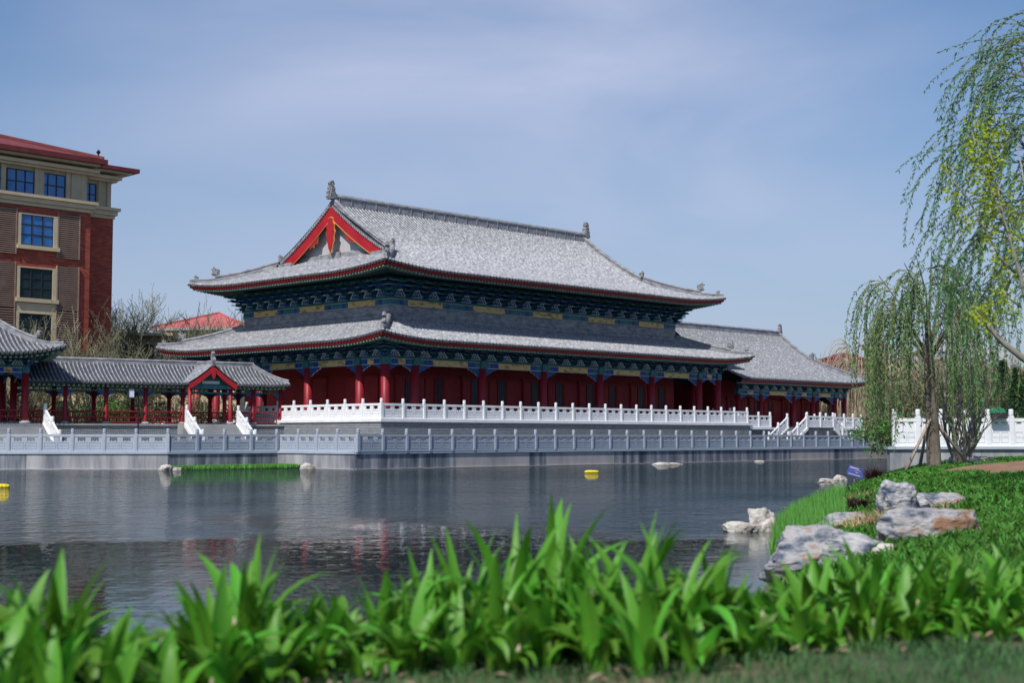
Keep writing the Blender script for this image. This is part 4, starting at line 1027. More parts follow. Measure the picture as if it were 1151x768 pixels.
rock(948, 600, .82, .42, .5, 'squared grey-brown rock at the foot of the reeds', ROCKB, 21, 0, flat=.6)
rock(837, 599, .95, .34, .5, 'low white rock lying in the water', ROCKW, 23, 0, flat=.6, zoff=.06)
rock(856, 596, .62, .66, .5, 'taller white rock in the water beside the reeds', ROCKW, 64, .2, zoff=.14, flat=.6, cuts=5)
rock(868, 598, .5, .42, .4, 'white rock between the taller white rock and the reeds', ROCKW, 27, .4, zoff=.1)
rock(930, 545, 1.0, .32, .6, 'pale rock at the far tip of the green bank', ROCKW, 29, .2)
rock(944, 540, .7, .3, .5, 'pink-grey rock beside the small blue board', ROCKW, 31, .2)
rock(1003, 628, .5, .2, .4, 'small pale rock between the two largest rocks', ROCKW, 33, .2)
def wrock(px, Y, w_, h, label, seed): 
    rock(0, 0, w_, h, .6, label, ROCKW, seed, world=(at(px, Y), Y, .0), zoff=h * .02, sub=4)
wrock(188, 88.3, 1.0, .55, 'small white rock in the water at the corner of the left canal wall', 41); wrock(200, 88, .6, .3, 'smallest white rock left of the grass strip', 43)
wrock(345, 91.0, 1.4, .6, 'white rock at the right end of the grass strip', 45)
wrock(745, 105.5, 1.7, .35, 'flat pale rock at the foot of the long canal wall', 47); wrock(757, 106.5, 1.4, .2, 'thin pale slab of rock at the foot of the long canal wall', 49)
wrock(853, 118, 1.0, .2, 'tiny pale rock at the right part of the long canal wall', 51)
rock(1095, 523, 2.1, .45, 1.0, 'low heap of pale stones in front of the parapet wall', ROCKW, 53, name='stone_heap', flat=.5)
p = pix2ground(962, 541)
e = empty('sign_board', (p.x, p.y, p.z), -.3, 'small tilted blue board with pale marks at the bank tip', 'sign')
b = MB(); b.box(-.36, .36, -.02, .02, -.24, .24); o = b.build('board', BLUES, e, loc=(0, 0, .42)); o.rotation_euler = (-.3, .28, 0)
b = MB(); b.box(-.3, .1, -.032, -.021, .12, .17); b.tube([(-.02, -.03, .02), (.1, -.03, .09), (.22, -.03, .03), (.12, -.03, -.06), (0, -.03, -.04)], .022, 5); b.box(-.3, .25, -.032, -.021, -.18, -.15)
q = b.build('mark', LILAC, o)
b = MB(); b.tube([(-.1, .04, -.2), (-.02, .03, .5)], .025, 6); b.build('stake', WOOD, e)
# green sign on the parapet
e = empty('green_sign', (at(1123, 64.6), 64.85, 2.85), 0, 'small green sign with a dark panel perched on the white parapet', 'sign')
b = MB(); b.prism([(-.34, 0), (.36, 0), (.30, .16), (.1, .24), (-.2, .22), (-.38, .10)], (0, 0, .28), (1, 0, 0), (0, 0, 1), .1); b.build('board', GREENR, e)
b = MB(); b.box(-.35, .4, -.12, -.0, -.0, .24); b.build('dark_panel', FRAME, e)
# soil bed
pa, pb = pix2ground(1092, 545), pix2ground(1151, 530)
def soil(x, y):
    t = math.hypot((x - 16.6) / 4.2, (y - 41) / 5.2)
    return terr(x, y) + .32 * max(0, 1 - t * t) + (.04 if t < 1 else -.3) + .02 * noise.noise(Vector((x * 3, y * 3, 0)))
grid('soil_bed', 12, 21.5, 35, 47, 48, 60, soil, SOIL)

# ------------------------------------------------------------ trees
def v3(*a): return np.array(a, float)
MINR = .012
def grow(b, leafpts, p, d, ln, r, depth, spread, up, maxd, seg=4, tips=None):
    pts = [Vector(p)]; rad = [r]; d = Vector(d).normalized()
    for i in range(seg):
        d = (d + Vector((random.gauss(0, .10), random.gauss(0, .10), random.gauss(0, .06) + up * .08))).normalized()
        pts.append(pts[-1] + d * ln / seg); rad.append(max(MINR, r * (1 - .45 * (i + 1) / seg)))
    b.tube(pts, rad, 6 if depth == 0 else (5 if depth == 1 else 3), 0, False)
    if depth >= maxd:
        leafpts += [tuple(q) for q in pts[1:]]; return
    k = random.choice((2, 3)) if depth else 4
    for i in range(k + 1):
        t = .35 + .65 * i / k; j = min(seg, int(t * seg)); a = random.uniform(0, 2 * math.pi)
        s = Vector((math.cos(a), math.sin(a), random.uniform(-.1, .5))) * spread
        grow(b, leafpts, pts[j], (d + s).normalized(), ln * random.uniform(.55, .8), rad[j] * .6, depth + 1, spread, up, maxd, seg)
def bare_tree(X, Y, z, h, label, r=.16, bark=TWIGG, leaf=BUD, nl=2, ls=.16, name='bare_tree', spread=.75, stems=1, maxd=4, group=None, cat='tree'):
    e = empty(name, (X, Y, z), 0, label, cat, group); b = MB(); lp = []
    global MINR
    MINR = .02 if h > 13 else .012
    if h > 13: r *= 1.1; maxd += 1; nl = 1; ls = .13
    for s in range(stems):
        a = 2 * math.pi * s / stems + random.random(); tl = .45 if stems > 1 else .06
        grow(b, lp, (.1 * math.cos(a), .1 * math.sin(a), -.1), (math.cos(a) * tl, math.sin(a) * tl, 1), h * .36, r, 0, spread, 1, maxd)
    sc = h / max(v[2] for v in b.v); b.v = [(x * sc, y * sc, z_ * sc) for x, y, z_ in b.v]
    b.build('trunk', bark, e)
    if leaf and lp:
        P_ = np.repeat(np.array(lp) * sc, nl, 0); P_ = P_ + rng.normal(0, .12, P_.shape)
        V, Fc = leaves_arr(P_, rng.normal(size=P_.shape), ls * rng.uniform(.6, 1.3, len(P_)), ls * .5); npmesh('crown', V, [Fc], leaf, e)
    return e
BGT = 'bare trees behind the gallery'
for (px, Y, top, lab) in ((8, 116, 352, 'bare tree leaning at the left picture edge before the brick wall'), (38, 115, 340, 'pale fan of bare branches in front of the lowest brick building windows'), (100, 118, 335, 'thin bare tree against the red brick corner'),
                          (118, 119, 345, 'bare tree just right of the brick building corner'), (143, 152, 312, 'tallest bare tree against the sky beside the brick building'), (176, 150, 330, 'lacy bare tree against the sky left of the pink roof'), (196, 140, 350, 'low bare tree before the pink-red roof'), (160, 128, 365, 'short bare tree above the gallery ridge')):
    pale = px in (38, 8)
    bare_tree(at(px, Y), Y, 1.1, (492 - top) / F * Y + .9, lab, r=.17, stems=5 if pale else 2, bark=TWIGP if pale else TWIGG, spread=.6 if pale else .8, leaf=BUD, nl=2, ls=.14, group=BGT)
def bush(X, Y, z, w_, h, label, n=1800, leaf=SLEAF, ls=.16, name='shrub', cat='shrub', group=None, d=None):
    e = empty(name, (X, Y, z), 0, label, cat, group); d = d or w_
    b = MB()
    for k in range(7):
        a = k * .9; b.tube([(0, 0, -.05), (math.cos(a) * w_ * .15, math.sin(a) * d * .15, h * .4), (math.cos(a) * w_ * .3, math.sin(a) * d * .3, h * .75)], [.04, .025, .01], 4, 0, False)
    b.build('stems', TWIGG, e)
    c = rng.normal(size=(26, 3)); c /= np.linalg.norm(c, axis=1, keepdims=True); c *= rng.uniform(.3, .9, (26, 1)); c = c * v3(w_ / 2, d / 2, h / 2) + v3(0, 0, h * .52)
    P_ = c[rng.integers(0, 26, n)] + rng.normal(size=(n, 3)) * v3(w_, d, h) * .085
    P_[:, 2] = np.maximum(P_[:, 2], .03)
    V, Fc = leaves_arr(P_, rng.normal(size=P_.shape) + v3(0, 0, .5), ls * rng.uniform(.6, 1.4, n), ls * .55); npmesh('foliage', V, [Fc], leaf, e)
bush(*gw(-14.6, 7.5), 1.1, 3.2, 3.4, 'round bright green bush seen between the gallery posts')
GS = 'mottled shrubs behind the gallery'
for (s_, w_, h, lab, lf) in ((-10.5, 3, 4.4, 'dense green shrub behind the gallery near the lamp post', SLEAF), (-8.2, 2.4, 3.6, 'dull shrub behind the gallery left of the porch', DLEAF), (-5.6, 3, 4.2, 'pale speckled shrub framed by the gallery porch', BUD), (-3.4, 2.4, 4.3, 'pale shrub right of the gallery porch opening', BUD), (-12.4, 2.5, 3.6, 'dark shrub behind the middle of the gallery', DLEAF), (-17.5, 2.6, 4.5, 'dark shrub behind the gallery beside the pavilion', DLEAF), (-1.4, 2.0, 3.8, 'dark shrub at the right end of the gallery back', DLEAF)):
    bush(*gw(s_, 8), 1.1, w_, h, lab, 1500, lf, .2, group=GS)
for (px, Y, w_, h, lab) in ((150, 127, 7, 8.5, 'tall dull green shrub mass above the gallery ridge'), (185, 132, 6, 6.2, 'yellowish shrub mass below the pink roof')):
    bush(at(px, Y), Y, 1.1, w_, h, lab, 3500, BUD, .28)

def willow(name, X, Y, z, trunk, limbs, label, group, nstr, L_rng, leaf, lsz, step=.13, bark=BARK, strand_m=TWIGG, strand_r=.009, leaf_n=2, arch=.9, extra=None, cat='tree', lw=.26, sway=.02, tstart=.3, zmin=None, out=None):
    e = empty(name, (X, Y, z), 0, label, cat, group); b = MB()
    b.tube([p for p, r in trunk], [r for p, r in trunk], 12)
    starts = []
    for (pts, rs) in limbs:
        b.tube(pts, rs, 7, 0, False)
        P_ = [Vector(q) for q in pts]
        for i in range(len(P_) - 1):
            for t in (0, .25, .5, .75): 
                if (i + t) / (len(P_) - 1) >= tstart: starts.append((P_[i].lerp(P_[i + 1], t), (P_[-1] - P_[0])))
    b.build('trunk', bark, e, True)
    sb = MB(); LP = []; LD = []
    strands = []
    for k in range(nstr):
        p, ld = random.choice(starts); a = random.uniform(0, 2 * math.pi)
        if out is not None: dv = Vector((p.x - out[0], p.y - out[1], 0)); dv = dv.normalized() if dv.length > .1 else Vector((1, 0, 0))
        else: dv = Vector((ld.x, ld.y, 0)).normalized()
        d = (dv * 1.1 + Vector((math.cos(a), math.sin(a), 0)) * random.uniform(.2, 1.0)); d = Vector((d.x, d.y, random.uniform(.15, 1.0))).normalized()
        strands.append((p, d, random.uniform(*L_rng), random.uniform(.6, 1.25) * arch))
    for (p, d, ln, ar) in strands + (extra or []):
        p = Vector(p); d = Vector(d).normalized(); pts = [p.copy()]; n = int(ln / step); g = step / ar
        wob = Vector((random.gauss(0, sway), random.gauss(0, sway), 0))
        for i in range(n):
            d = (d + Vector((0, 0, -g)) + wob * .4 + Vector((random.gauss(0, sway), random.gauss(0, sway), 0))).normalized(); d.z = max(d.z, -.995)
            p = p + d * step
            if zmin is not None and p.z < zmin: break
            pts.append(p.copy())
            if i > 1:
                for q in range(leaf_n):
                    a = random.uniform(0, 2 * math.pi); s = Vector((math.cos(a), math.sin(a), random.uniform(-.5, .2)))
                    LP.append(tuple(p + d * random.uniform(-.5, .5) * step)); LD.append(tuple(d * .9 + s * .75))
        if len(pts) > 2: sb.tube(pts[::2], [strand_r * (1.6 - 1.2 * i / len(pts[::2])) for i in range(len(pts[::2]))], 3, 0, False)
    sb.build('branches', strand_m, e)
    if leaf:
        LP = np.array(LP); LD = np.array(LD); V, Fc = leaves_arr(LP, LD, lsz * rng.uniform(.55, 1.25, len(LP)), lsz * lw); npmesh('crown', V, [Fc], leaf, e)
    return e
# the tied willow on the bank
pt = pix2ground(1050, 528); TX, TY, TZ = pt.x, pt.y, pt.z
mpp = TY / F
def tl(px, py, dy=0): return ((px - 1050) * mpp, dy, (528 - py) * mpp)
trunk = [((0, 0, -.2), .32), (tl(1050, 520), .25), (tl(1049, 480), .225), (tl(1048, 430), .20), (tl(1046, 400), .17), (tl(1047, 372), .12)]
limbs = []
rl_ = random.Random(5)
for (a, b_, c, dy) in (((1044, 400), (1020, 345), (995, 308), .4), ((1047, 395), (1042, 330), (1030, 290), -.5), ((1048, 400), (1060, 340), (1072, 292), .5), ((1048, 405), (1080, 350), (1108, 322), -.6), ((1046, 380), (1030, 330), (1010, 300), -1.2), ((1047, 390), (1085, 325), (1098, 300), 1.3), ((1046, 372), (1050, 320), (1052, 282), 0), ((1046, 410), (1015, 370), (990, 345), -.9), ((1046, 400), (1030, 360), (1015, 330), 1.6), ((1048, 400), (1065, 360), (1080, 335), -1.6)):
    limbs.append(([tl(*a), tl(*b_, dy * .6), tl(*c, dy)], [.06, .032, .012]))
ex = [(tl(1012, 330, -.5), (-.3, 0, .4), 9.2, .35), (tl(1006, 326, -.3), (-.35, .1, .4), 9.4, .35), (tl(1003, 322, -.3), (-.3, -.1, .4), 8.4, .35), (tl(1008, 335, -.2), (-.3, -.1, .35), 9.0, .35), (tl(1004, 345, -.4), (-.2, -.1, .35), 9.0, .3)]
willow('willow_tree', TX, TY, TZ, trunk, limbs, 'young willow tied to poles on the green bank, with long hanging green strands', None, 260, (2.0, 4.8), WLEAF, .15, extra=ex, arch=.58, leaf_n=2, out=(0, 0), zmin=.3, lw=.3)
# props
sp = []
for (tp, bt, dy) in (((1043, 475), (1013, 528), -.6), ((1045, 472), (1031, 529), 1.2), ((1053, 474), (1089, 524), .7)):
    o = Vector((at(bt[0], TY + dy), TY + dy, 0)); o.z = terr(o.x, o.y) - .05; t = tl(*tp, .0)
    b = MB(); tp_ = Vector((TX + t[0], TY + (-.22 if dy < 0 else .05), TZ + t[2])); ex_ = (tp_ - o) * 1.06
    b.tube([(0, 0, 0), tuple(ex_ * .5), tuple(ex_)], [.062, .055, .05], 8)
    m_ = b.build('support_pole', WOOD, None, True, tuple(o)); sp.append(m_)
for o, l_ in zip(sp, ('dark slanting pole propping the willow trunk, leftmost', 'pale slanting pole propping the willow, between the leftmost pole and the trunk', 'slanting pole propping the willow from its right side')): tag(o, l_, 'pole', 'poles propping the willow')
# second willow, its trunk beyond the right edge, limbs reaching in
Y2 = 30.0; m2 = Y2 / F; X2 = at(1222, Y2); Z2 = terr(X2, Y2)
def t2(px, py, dy=0): return (at(px, Y2 + dy) - X2, dy, (492 - py) / F * (Y2 + dy) + 2 - Z2)
trunk2 = [((0, 0, -.2), .3), ((0, 0, 1.5), .24), (t2(1218, 360), .2), (t2(1214, 260), .15), (t2(1208, 150), .1)]
L2 = [([t2(1216, 330), t2(1180, 200), t2(1140, 130, .5)], [.08, .05, .018]), ([t2(1216, 300), t2(1185, 150, -.5), t2(1155, 60, -.7)], [.08, .05, .02]), ([t2(1214, 260), t2(1190, 90, .6), t2(1165, 20, .8)], [.07, .04, .02]),
      ([t2(1217, 350), t2(1175, 260, -.8), t2(1120, 215, -1)], [.07, .04, .015]), ([t2(1212, 200), t2(1190, 60), t2(1190, -10)], [.07, .04, .02]), ([t2(1218, 360), t2(1180, 290, 1), t2(1130, 250, 1.4)], [.06, .04, .015]),
      ([t2(1212, 220), t2(1240, 120), t2(1270, 60)], [.07, .04, .02]), ([t2(1212, 240), t2(1230, 150, 1.5), t2(1225, 100, 2.6)], [.07, .04, .02]), ([t2(1212, 240), t2(1235, 170, -1.4), t2(1240, 110, -2.4)], [.07, .04, .02])]
ex2 = []
for (px, py, dx, dz, ln, ar) in ((1148, 128, -1, .28, 3.9, 3.2), (1150, 70, -1, .25, 2.2, 3.4), (1152, 105, -1, .45, 2.0, 4.5), (1140, 150, -1, .35, 3.2, 2.4), (1135, 140, -1, .30, 2.6, 2.8), (1128, 150, -1, .3, 3.6, 2.0), (1120, 215, -1, .3, 4.0, 1.7), (1125, 218, -1, .4, 3.4, 1.5),
                              (1130, 160, -.9, .5, 3.9, 1.9), (1128, 250, -1, .3, 4.6, 1.2), (1120, 230, -1, .3, 3.6, 1.4), (1146, 40, -1, .3, 1.8, 4), (1155, 60, -1, .5, 2.8, 2.6), (1150, 92, -1, .2, 2.5, 2.4), (1125, 232, -1, .1, 3.8, 1.0), (1132, 245, -.8, .2, 4.0, .8)):
    ex2.append((t2(px + 20, py, random.uniform(-.6, .6)), (dx, random.uniform(-.25, .25), dz), ln, ar * .72))
willow('willow_tree', X2, Y2, Z2, trunk2, L2, 'tall willow with its trunk beyond the right edge, arching strands against the upper sky', None, 210, (2.0, 4.4), WLEAFB, .11, step=.085, arch=1.0, leaf_n=3, extra=ex2, out=(1.0, 0), zmin=1.6, lw=.27, strand_r=.006, sway=.022)
# yellow-leaved tree
Y3 = 25.0; X3 = at(1192, Y3); Z3 = terr(X3, Y3)
def t3(px, py, dy=0): return Vector((at(px, Y3 + dy) - X3, dy, (492 - py) / F * (Y3 + dy) + 2 - Z3))
e3 = empty('yellow_leaved_tree', (X3, Y3, Z3), 0, 'tree with pale limbs and yellow-green leaf clusters reaching in at the right edge', 'tree')
b = MB(); b.tube([(0, 0, -.2), t3(1190, 480), t3(1186, 430), t3(1180, 400)], [.16, .13, .11, .09], 9)
lims = [([t3(1182, 425), t3(1152, 404), t3(1128, 385), t3(1112, 366), t3(1100, 352)], [.075, .06, .05, .045, .02]), ([t3(1180, 400), t3(1158, 350), t3(1148, 300), t3(1132, 240), t3(1118, 160)], [.06, .045, .035, .025, .01]),
        ([t3(1148, 310), t3(1128, 290), t3(1108, 250), t3(1092, 220), t3(1068, 190)], [.03, .022, .018, .014, .008]), ([t3(1140, 270), t3(1122, 220), t3(1108, 180), t3(1098, 140)], [.02, .016, .012, .008]), ([t3(1180, 400), t3(1172, 300), t3(1160, 220), t3(1150, 160)], [.05, .035, .025, .01]), ([t3(1150, 345), t3(1136, 335), t3(1128, 325)], [.02, .015, .01])]
for p_, r_ in lims: b.tube(p_, r_, 6)
b.build('trunk', BARKG, e3, True)
LPt = []
for (px, py, sx, sy, n) in ((1107, 358, 9, 7, 240), (1103, 350, 6, 5, 80), (1115, 165, 9, 22, 420), (1120, 210, 9, 26, 360), (1118, 255, 6, 20, 170), (1098, 165, 5, 16, 140), (1100, 210, 5, 10, 60), (1070, 190, 4, 5, 60), (1073, 214, 5, 6, 80), (1080, 233, 4, 5, 50), (1092, 250, 4, 5, 45), (1124, 300, 5, 12, 90), (1132, 335, 5, 5, 70), (1140, 352, 6, 5, 50), (1141, 290, 5, 18, 110), (1146, 240, 5, 20, 120), (1128, 148, 5, 10, 120)):
    g_ = rng.normal(size=(int(n * .8), 3)) * v3(sx * 1.1, 1, sy * 1.25)
    for a in g_: q = t3(px + a[0], py + a[2], a[1] * .25); LPt.append((q.x, q.y, q.z))
LPt = np.array(LPt); V, Fc = leaves_arr(LPt, rng.normal(size=LPt.shape), .075 * rng.uniform(.6, 1.3, len(LPt)), .05); npmesh('crown', V, [Fc], YLEAF, e3)
# bare multi-stem shrub by the willow
p = pix2ground(1083, 524); bare_tree(p.x, p.y + .2, p.z, 4.4, 'leafless pale multi-stemmed shrub right of the willow trunk', r=.065, bark=TWIG if False else BARKG, leaf=None, stems=8, spread=.35, maxd=2, name='bare_shrub', cat='shrub')
# straw-coloured willows behind the side hall
SG = 'straw-coloured leafless willows at the right'
for i, (px, Y, h, wd, lab) in enumerate(((905, 190, 13, 8, 'straw-coloured bare willow rising just behind the side hall roof'), (935, 175, 12, 9, 'straw-coloured bare willow beside the right eave of the side hall'), (970, 168, 14.0, 10, 'tallest straw-coloured willow under the distant red roof'), (1002, 160, 12.5, 9, 'straw-coloured willow left of the hanging green strand'), (1035, 165, 12, 9, 'straw-coloured willow behind the tied willow trunk'), (1075, 172, 12, 9, 'straw-coloured willow behind the bare shrub'))):
    lm = []
    for k in range(9):
        a = 2 * math.pi * k / 9; r0 = wd * .3 * random.uniform(.5, 1)
        lm.append(([(0, 0, h * .3), (math.cos(a) * r0 * .6, math.sin(a) * r0 * .6, h * .65), (math.cos(a) * r0, math.sin(a) * r0, h * random.uniform(.8, .95))], [.14, .08, .03]))
    willow('bare_willow', at(px, Y), Y, 1.1, [((0, 0, 0), .3), ((0, 0, h * .3), .22)], lm, lab, SG, 300, (h * .35, h * .8), None, .1, step=.45, bark=TWIG, strand_m=TWIG, strand_r=.028, leaf_n=0, arch=1.2, out=(0, 0), zmin=.4, sway=.03, cat='tree')
for (px, Y, h, lab) in ((925, 150, 5, 'brown bare thicket at the right foot of the side hall'), (985, 150, 5.2, 'brown bare thicket behind the end of the canal rail')):
    bare_tree(at(px, Y), Y, 1.1, h, lab, r=.07, bark=TWIG, leaf=None, stems=9, spread=.7, maxd=3, name='bare_thicket', cat='shrub')
# evergreens and bare trees behind the parapet
EG = 'trees behind the white parapet'
for (px, Y, h, lab) in ((1128, 95, 6.4, 'dark conifer right of the bare shrub above the parapet'), (1143, 90, 5.6, 'dark conifer nearest the right edge above the parapet'), (1160, 92, 7, 'dark conifer mostly beyond the right picture edge'), (1112, 104, 5.0, 'small dark conifer above the green sign')):
    e = empty('conifer', (at(px, Y), Y, 1.1), 0, lab, 'tree', EG); b = MB(); b.tube([(0, 0, -.1), (0, 0, h * .97)], [.12, .02], 6); b.build('trunk', BARK, e)
    n = 5200; t = rng.uniform(0, 1, n) ** .8; lay = np.floor(t * 14) / 14; r = (1 - lay) * h * .24 * np.sqrt(rng.uniform(.05, 1, n)); a = rng.uniform(0, 2 * np.pi, n)
    P_ = np.stack([r * np.cos(a), r * np.sin(a), .5 + lay * (h - .6) + rng.normal(0, .1, n) - r * .25], 1); D_ = np.stack([np.cos(a), np.sin(a), -.3 + 0 * a], 1) + rng.normal(0, .5, (n, 3))
    V, Fc = leaves_arr(P_, D_, .24 * rng.uniform(.6, 1.3, n), .06); npmesh('crown', V, [Fc], DLEAF, e)
for (px, Y, h, lab) in ((1015, 100, 6.2, 'green-budding tree behind the left end of the white parapet'), (1065, 98, 6.6, 'budding tree behind the parapet just right of the willow trunk'), (1095, 96, 6.4, 'budding tree behind the parapet and the bare shrub'), (1040, 110, 6.6, 'greyish budding tree directly behind the willow trunk'), (1135, 120, 8.4, 'budding tree behind the conifers at the right edge')):
    bare_tree(at(px, Y), Y, 1.1, h, lab, r=.09, stems=4, bark=TWIGG, spread=.75, leaf=BUD, nl=3, ls=.14, group=EG, name='budding_tree')
for k in range(9):
    px = 985 + k * 20
    bush(at(px, 84), 84 + (k % 3), 1.1, 4.2, 2.2 + (k % 2) * .5, 'section %s of the dull green hedge behind the white parapet' % ('at the left end', 'second from the left', 'left of the willow trunk', 'behind the willow trunk', 'right of the willow trunk', 'behind the bare shrub', 'below the green sign', 'right of the green sign', 'at the right edge')[k], 1100, BUD if k % 2 else SLEAF, .2, group='hedge plants behind the white parapet', name='hedge_plant')
# far tree belt closing the horizon
b = MB(); P_ = []
n = 26000; a = rng.uniform(R(-32), R(32), n); rr = rng.uniform(330, 380, n); hh = np.array([5.0 + 3.0 * noise.noise(Vector((x * 30, 1, 0))) + 2.5 * noise.noise(Vector((x * 110, 4, 0))) for x in a])
P_ = np.stack([rr * np.sin(a), rr * np.cos(a), 1.1 + hh * rng.uniform(0, 1, n) ** .7], 1)
V, Fc = leaves_arr(P_, rng.normal(size=P_.shape), 2.6 * rng.uniform(.6, 1.3, n), 1.3); o = npmesh('far_wood', V, [Fc], mat('far_foliage', (.15, .15, .11), rough=.9, rand=.3)); tag(o, 'low belt of far trees along the horizon', 'wood', kind='stuff')

# ------------------------------------------------------------ ground cover on the bank
def scatter(n, xr, yr, cond, w_near=True):
    out = []
    while len(out) < n:
        y = yr[0] + (yr[1] - yr[0]) * random.random(); x = random.uniform(*xr)
        if cond(x, y): out.append((x, y, terr(x, y)))
    return np.array(out)
def insoil(x, y): return math.hypot((x - 16.6) / 4.2, (y - 41) / 5.2) < .97
def vis(x, y): return x < .40 * y + .5 and x > -.40 * y - .5
C_ = scatter(13000, (1.5, 28), (10.5, 65), lambda x, y: vis(x, y) and shore_d(x, y) > .35 and not insoil(x, y) and noise.noise(Vector((x * .55, y * .33, 7))) < .22 + .1 * random.random() and random.random() < min(1, 26 / y))
Pn = np.repeat(C_, 6, 0) + rng.normal(0, .07, (len(C_) * 6, 3)) * v3(1, 1, .1); dist = Pn[:, 1]
H = rng.uniform(.10, .22, len(Pn)); W = rng.uniform(.018, .034, len(Pn)) * (.7 + dist / 28)
V, q4, q3 = blades_arr(Pn, H, W, .9); o = npmesh('ground_cover', V, [q4, q3], COVER); tag(o, 'bright green leafy ground cover carpeting the right bank', 'ground cover', kind='stuff')
def edge(x, y, d0, d1): d = shore_d(x, y); return d0 < d < d1
def reeds(name, n, cond, hr, m, label, xr, yr, wr=(.012, .022), lean=.25, cat='reeds'):
    C_ = scatter(n, xr, yr, cond); C_[:, 2] -= .03
    V, q4, q3 = blades_arr(C_, rng.uniform(*hr, len(C_)), rng.uniform(*wr, len(C_)), lean); o = npmesh(name, V, [q4, q3], m); return tag(o, label, cat, kind='stuff')
reeds('reeds', 5200, lambda x, y: edge(x, y, -.15, 1.1), (.3, .62), IRIS, 'bright upright reeds at the water edge behind the white rocks', (3.6, 9), (23.5, 34))
reeds('reeds', 500, lambda x, y: edge(x, y, .0, .9), (.25, .5), IRIS, 'loose reeds between the squared rock and the big rocks', (3.4, 7), (19.8, 23.5))
pd = pix2ground(925, 576); reeds('dry_grass', 700, lambda x, y: math.hypot((x - pd.x) / 1.1, (y - pd.y) / 2.2) < 1, (.15, .32), DRY, 'straw-yellow dry grass patch behind the reeds', (pd.x - 1.3, pd.x + 1.3), (pd.y - 2.4, pd.y + 2.4), cat='grass', lean=.7)
pd2 = pix2ground(983, 597); reeds('dry_grass', 400, lambda x, y: math.hypot(x - pd2.x, (y - pd2.y) / 1.4) < .42, (.2, .42), DRY, 'orange dry tuft between the upright rock and the squared rock', (pd2.x - .5, pd2.x + .5), (pd2.y - 1, pd2.y + 1), cat='grass', lean=.6)
mb = MB()
for (px, py, hh, lab) in ((966, 578, .34, 'dark purple spiky shrub among the ground cover'), (982, 544, .6, 'dark brown spiky shrub beside the blue board')):
    q = pix2ground(px, py); n = 420; C_ = np.zeros((n, 3)) + v3(0, 0, 0); C_ += rng.normal(0, .08, C_.shape) * v3(1, 1, 0)
    V, q4, q3 = blades_arr(C_, rng.uniform(hh * .6, hh * 1.2, n), rng.uniform(.012, .03, n), 1.3); o = npmesh('spiky_shrub', V, [q4, q3], PURP, loc=(q.x, q.y, q.z)); tag(o, lab, 'shrub')
# strip of grass at the foot of the canal wall
stp = MB(); ga, gb_ = Vector((*pA1, 0)), Vector((*cB, 0)); 
Pg = []
for i in range(2600):
    t = random.random() ** 1; s = random.uniform(.05, 1.5) ; q = ga.lerp(gb_, t); dn = Vector((.66, -.75, 0)) * s; Pg.append((q.x + dn.x, q.y + dn.y, .02))
for i in range(1900):
    t = random.random(); q = gb_.lerp(Vector((*c0, 0)), t * .32); s = random.uniform(.05, 1.2); Pg.append((q.x - .7 * s, q.y - .7 * s, .02))
Pg = np.array(Pg); V, q4, q3 = blades_arr(Pg, rng.uniform(.12, .32, len(Pg)), rng.uniform(.03, .06, len(Pg)), .4); o = npmesh('grass_strip', V, [q4, q3], IRIS); tag(o, 'strip of bright grass at the foot of the canal wall', 'grass', kind='stuff')

# ------------------------------------------------------------ foreground lawn and strap-leaved plants
C_ = scatter(30000, (-3.4, 3.8), (3.9, 9.8), lambda x, y: vis(x, y) and random.random() < (.75 + noise.noise(Vector((x * 1.6, y * 1.6, 0))) * 1.6))
V, q4, q3 = blades_arr(C_, rng.uniform(.03, .085, len(C_)), rng.uniform(.004, .009, len(C_)), .9); o = npmesh('lawn', V, [q4, q3], LAWN); tag(o, 'short dark green lawn in front of the strap-leaved plants', 'lawn', kind='stuff')
def interp(x, T):
    for (a, va), (b_, vb) in zip(T[:-1], T[1:]):
        if a <= x <= b_: return va + (vb - va) * (x - a) / (b_ - a)
    return T[0][1] if x < T[0][0] else T[-1][1]
TOP = [(-60, 640), (20, 645), (60, 632), (100, 660), (150, 690), (205, 690), (240, 625), (290, 618), (330, 655), (360, 655), (400, 665), (440, 640), (500, 606), (560, 596), (600, 582), (640, 564), (680, 582), (715, 576), (740, 600), (800, 618), (850, 632), (930, 620), (1000, 612), (1060, 622), (1151, 612), (1220, 612)]
FR = [(-60, 815), (120, 795), (300, 760), (400, 738), (640, 732), (760, 742), (860, 715), (1000, 708), (1151, 700), (1220, 698)]
def leaf_mesh(b, base, ang, L_, w_, lean, tw, mi=0):
    n = 8; p = Vector(base); d = Vector((math.cos(ang), math.sin(ang), 0)); th = .06 + lean * .12; st = L_ / n; k0 = len(b.v)
    side = Vector((-math.sin(ang + tw), math.cos(ang + tw), 0))
    for i in range(n + 1):
        t = i / n; ww = w_ * (.45 + .55 * math.sin(math.pi * min(1, t * .95 + .05)) ** .7) * (1 - t ** 4) ** .8 * .5 if t < 1 else .001
        up = Vector((0, 0, 1)); nrm = (d * -math.cos(th) + up * math.sin(th)); fold = nrm * ww * .35
        b.v += [tuple(p - side * ww + fold), tuple(p), tuple(p + side * ww + fold)]
        p = p + (d * math.sin(th) + up * math.cos(th)) * st; th += lean * (.10 + .30 * t)
    for i in range(n):
        a = k0 + i * 3; b.f += [(a, a + 1, a + 4, a + 3), (a + 1, a + 2, a + 5, a + 4)]; b.m += [mi, mi]
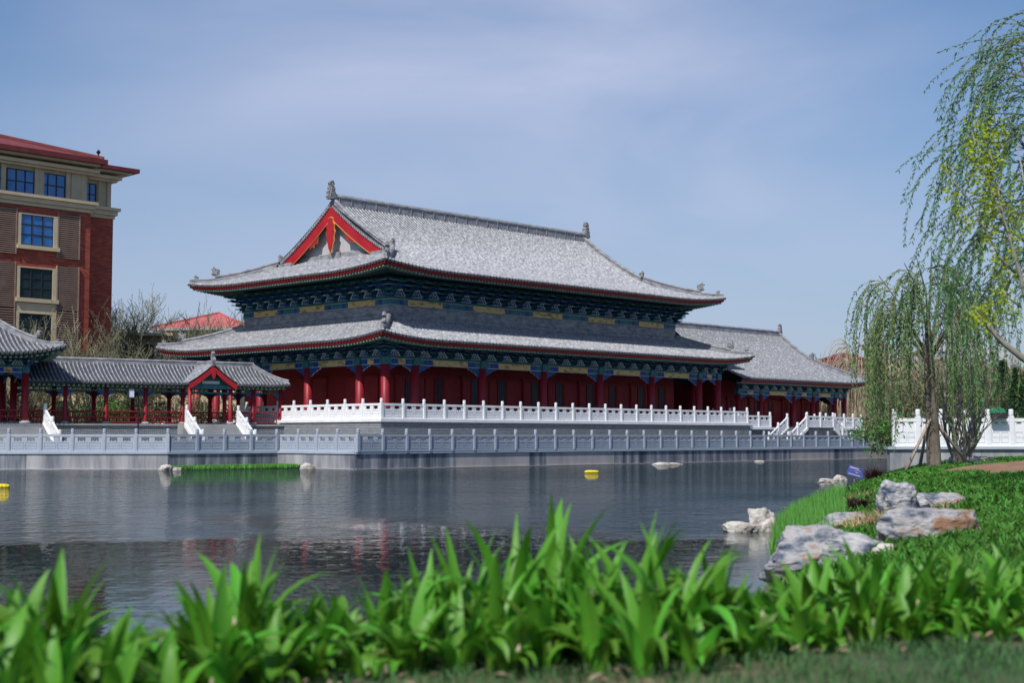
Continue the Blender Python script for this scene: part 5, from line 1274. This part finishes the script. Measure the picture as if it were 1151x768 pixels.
def zone(px):
    for lim, s in ((110, 'at the far left corner of the bed'), (225, 'in the low gap left of the tall left clump'), (345, 'in the tall clump below the gallery porch'), (450, 'in the low stretch left of the main mass'), (560, 'at the left shoulder of the main mass'), (740, 'in the tallest central part of the bed'), (850, 'right of the tallest part, beside the open water'), (960, 'in front of the nearest pale rock'), (1090, 'in front of the big flat-topped rock')):
        if px < lim: return s
    return 'at the right end of the bed'
for row, (dy, hs) in enumerate(((0, .62), (.32, .86), (.66, 1.0), (1.0, .97))):
    px = -70 + row * 11
    while px < 1235:
        yb = interp(px, FR); r = pixray(px, yb); Y0 = (1.0 / max(.02, (yb - 492) / F)); Y = Y0 + dy + random.uniform(-.09, .09); X = at(px, Y) ; z = terr(X, Y)
        htop = 2 - (interp(px + random.uniform(-12, 12), TOP) - 492) / F * Y - z
        h = max(.14, htop * hs * random.uniform(.74, 1.1)); b = MB(); nl = random.randint(14, 20)
        for k in range(nl):
            a = random.uniform(0, 2 * math.pi); inner = random.random(); ln_ = h * (1.03 + .18 * inner) * (1 if k < 4 else random.uniform(.6, 1.05)); lean = (.15 + .5 * random.random()) if k < 4 else random.uniform(.5, 1.9)
            leaf_mesh(b, (.045 * math.cos(a), .045 * math.sin(a), -.02), a, ln_, random.uniform(.052, .095), lean, random.gauss(0, .5))
        for k in range(random.choice((0, 1, 1, 2))):
            a = random.uniform(0, 6.28); leaf_mesh(b, (.06 * math.cos(a), .06 * math.sin(a), -.01), a, h * random.uniform(.3, .6), .018, 1.2, 0, 1)
        for k in range(random.choice((0, 0, 1, 1))):
            c = (random.uniform(-.12, .12), random.uniform(-.14, -.02), h * random.uniform(.1, .7)); b.tube([(c[0], c[1], c[2] - .025), (c[0] + .004, c[1], c[2]), (c[0] + .012, c[1], c[2] + .028)], [.004, .012, .003], 6, 1)
        o = b.build('strap_leaved_plant', [LILY, LILYD], None, True, (X, Y, z), random.uniform(0, 6))
        tag(o, 'strap-leaved green plant, %s row, %s' % (('front', 'second', 'third', 'back')[row], zone(px)), 'plant', 'strap-leaved plants along the near bank')
        px += .215 / Y * F * random.uniform(.85, 1.15)
# fallen dead leaves
b = MB()
for i in range(130):
    px = random.uniform(0, 1151); yb = interp(px, FR) + random.uniform(-12, 22); Y = 1.0 / ((yb - 492) / F); X = at(px, Y); z = terr(X, Y) + .035
    a = random.uniform(0, 6.28); s = random.uniform(.02, .045); c, d = math.cos(a) * s, math.sin(a) * s
    b.poly([(X - c, Y - d, z), (X + d * .4, Y - c * .4, z + .015), (X + c, Y + d, z + random.uniform(0, .03)), (X - d * .4, Y + c * .4, z + .012)])
tag(b.build('leaf_litter', mat('dead_leaf', (.26, .19, .13), rough=.9, rand=.5)), 'scattered dead leaves along the foot of the strap-leaved plants', 'leaf litter', kind='stuff')
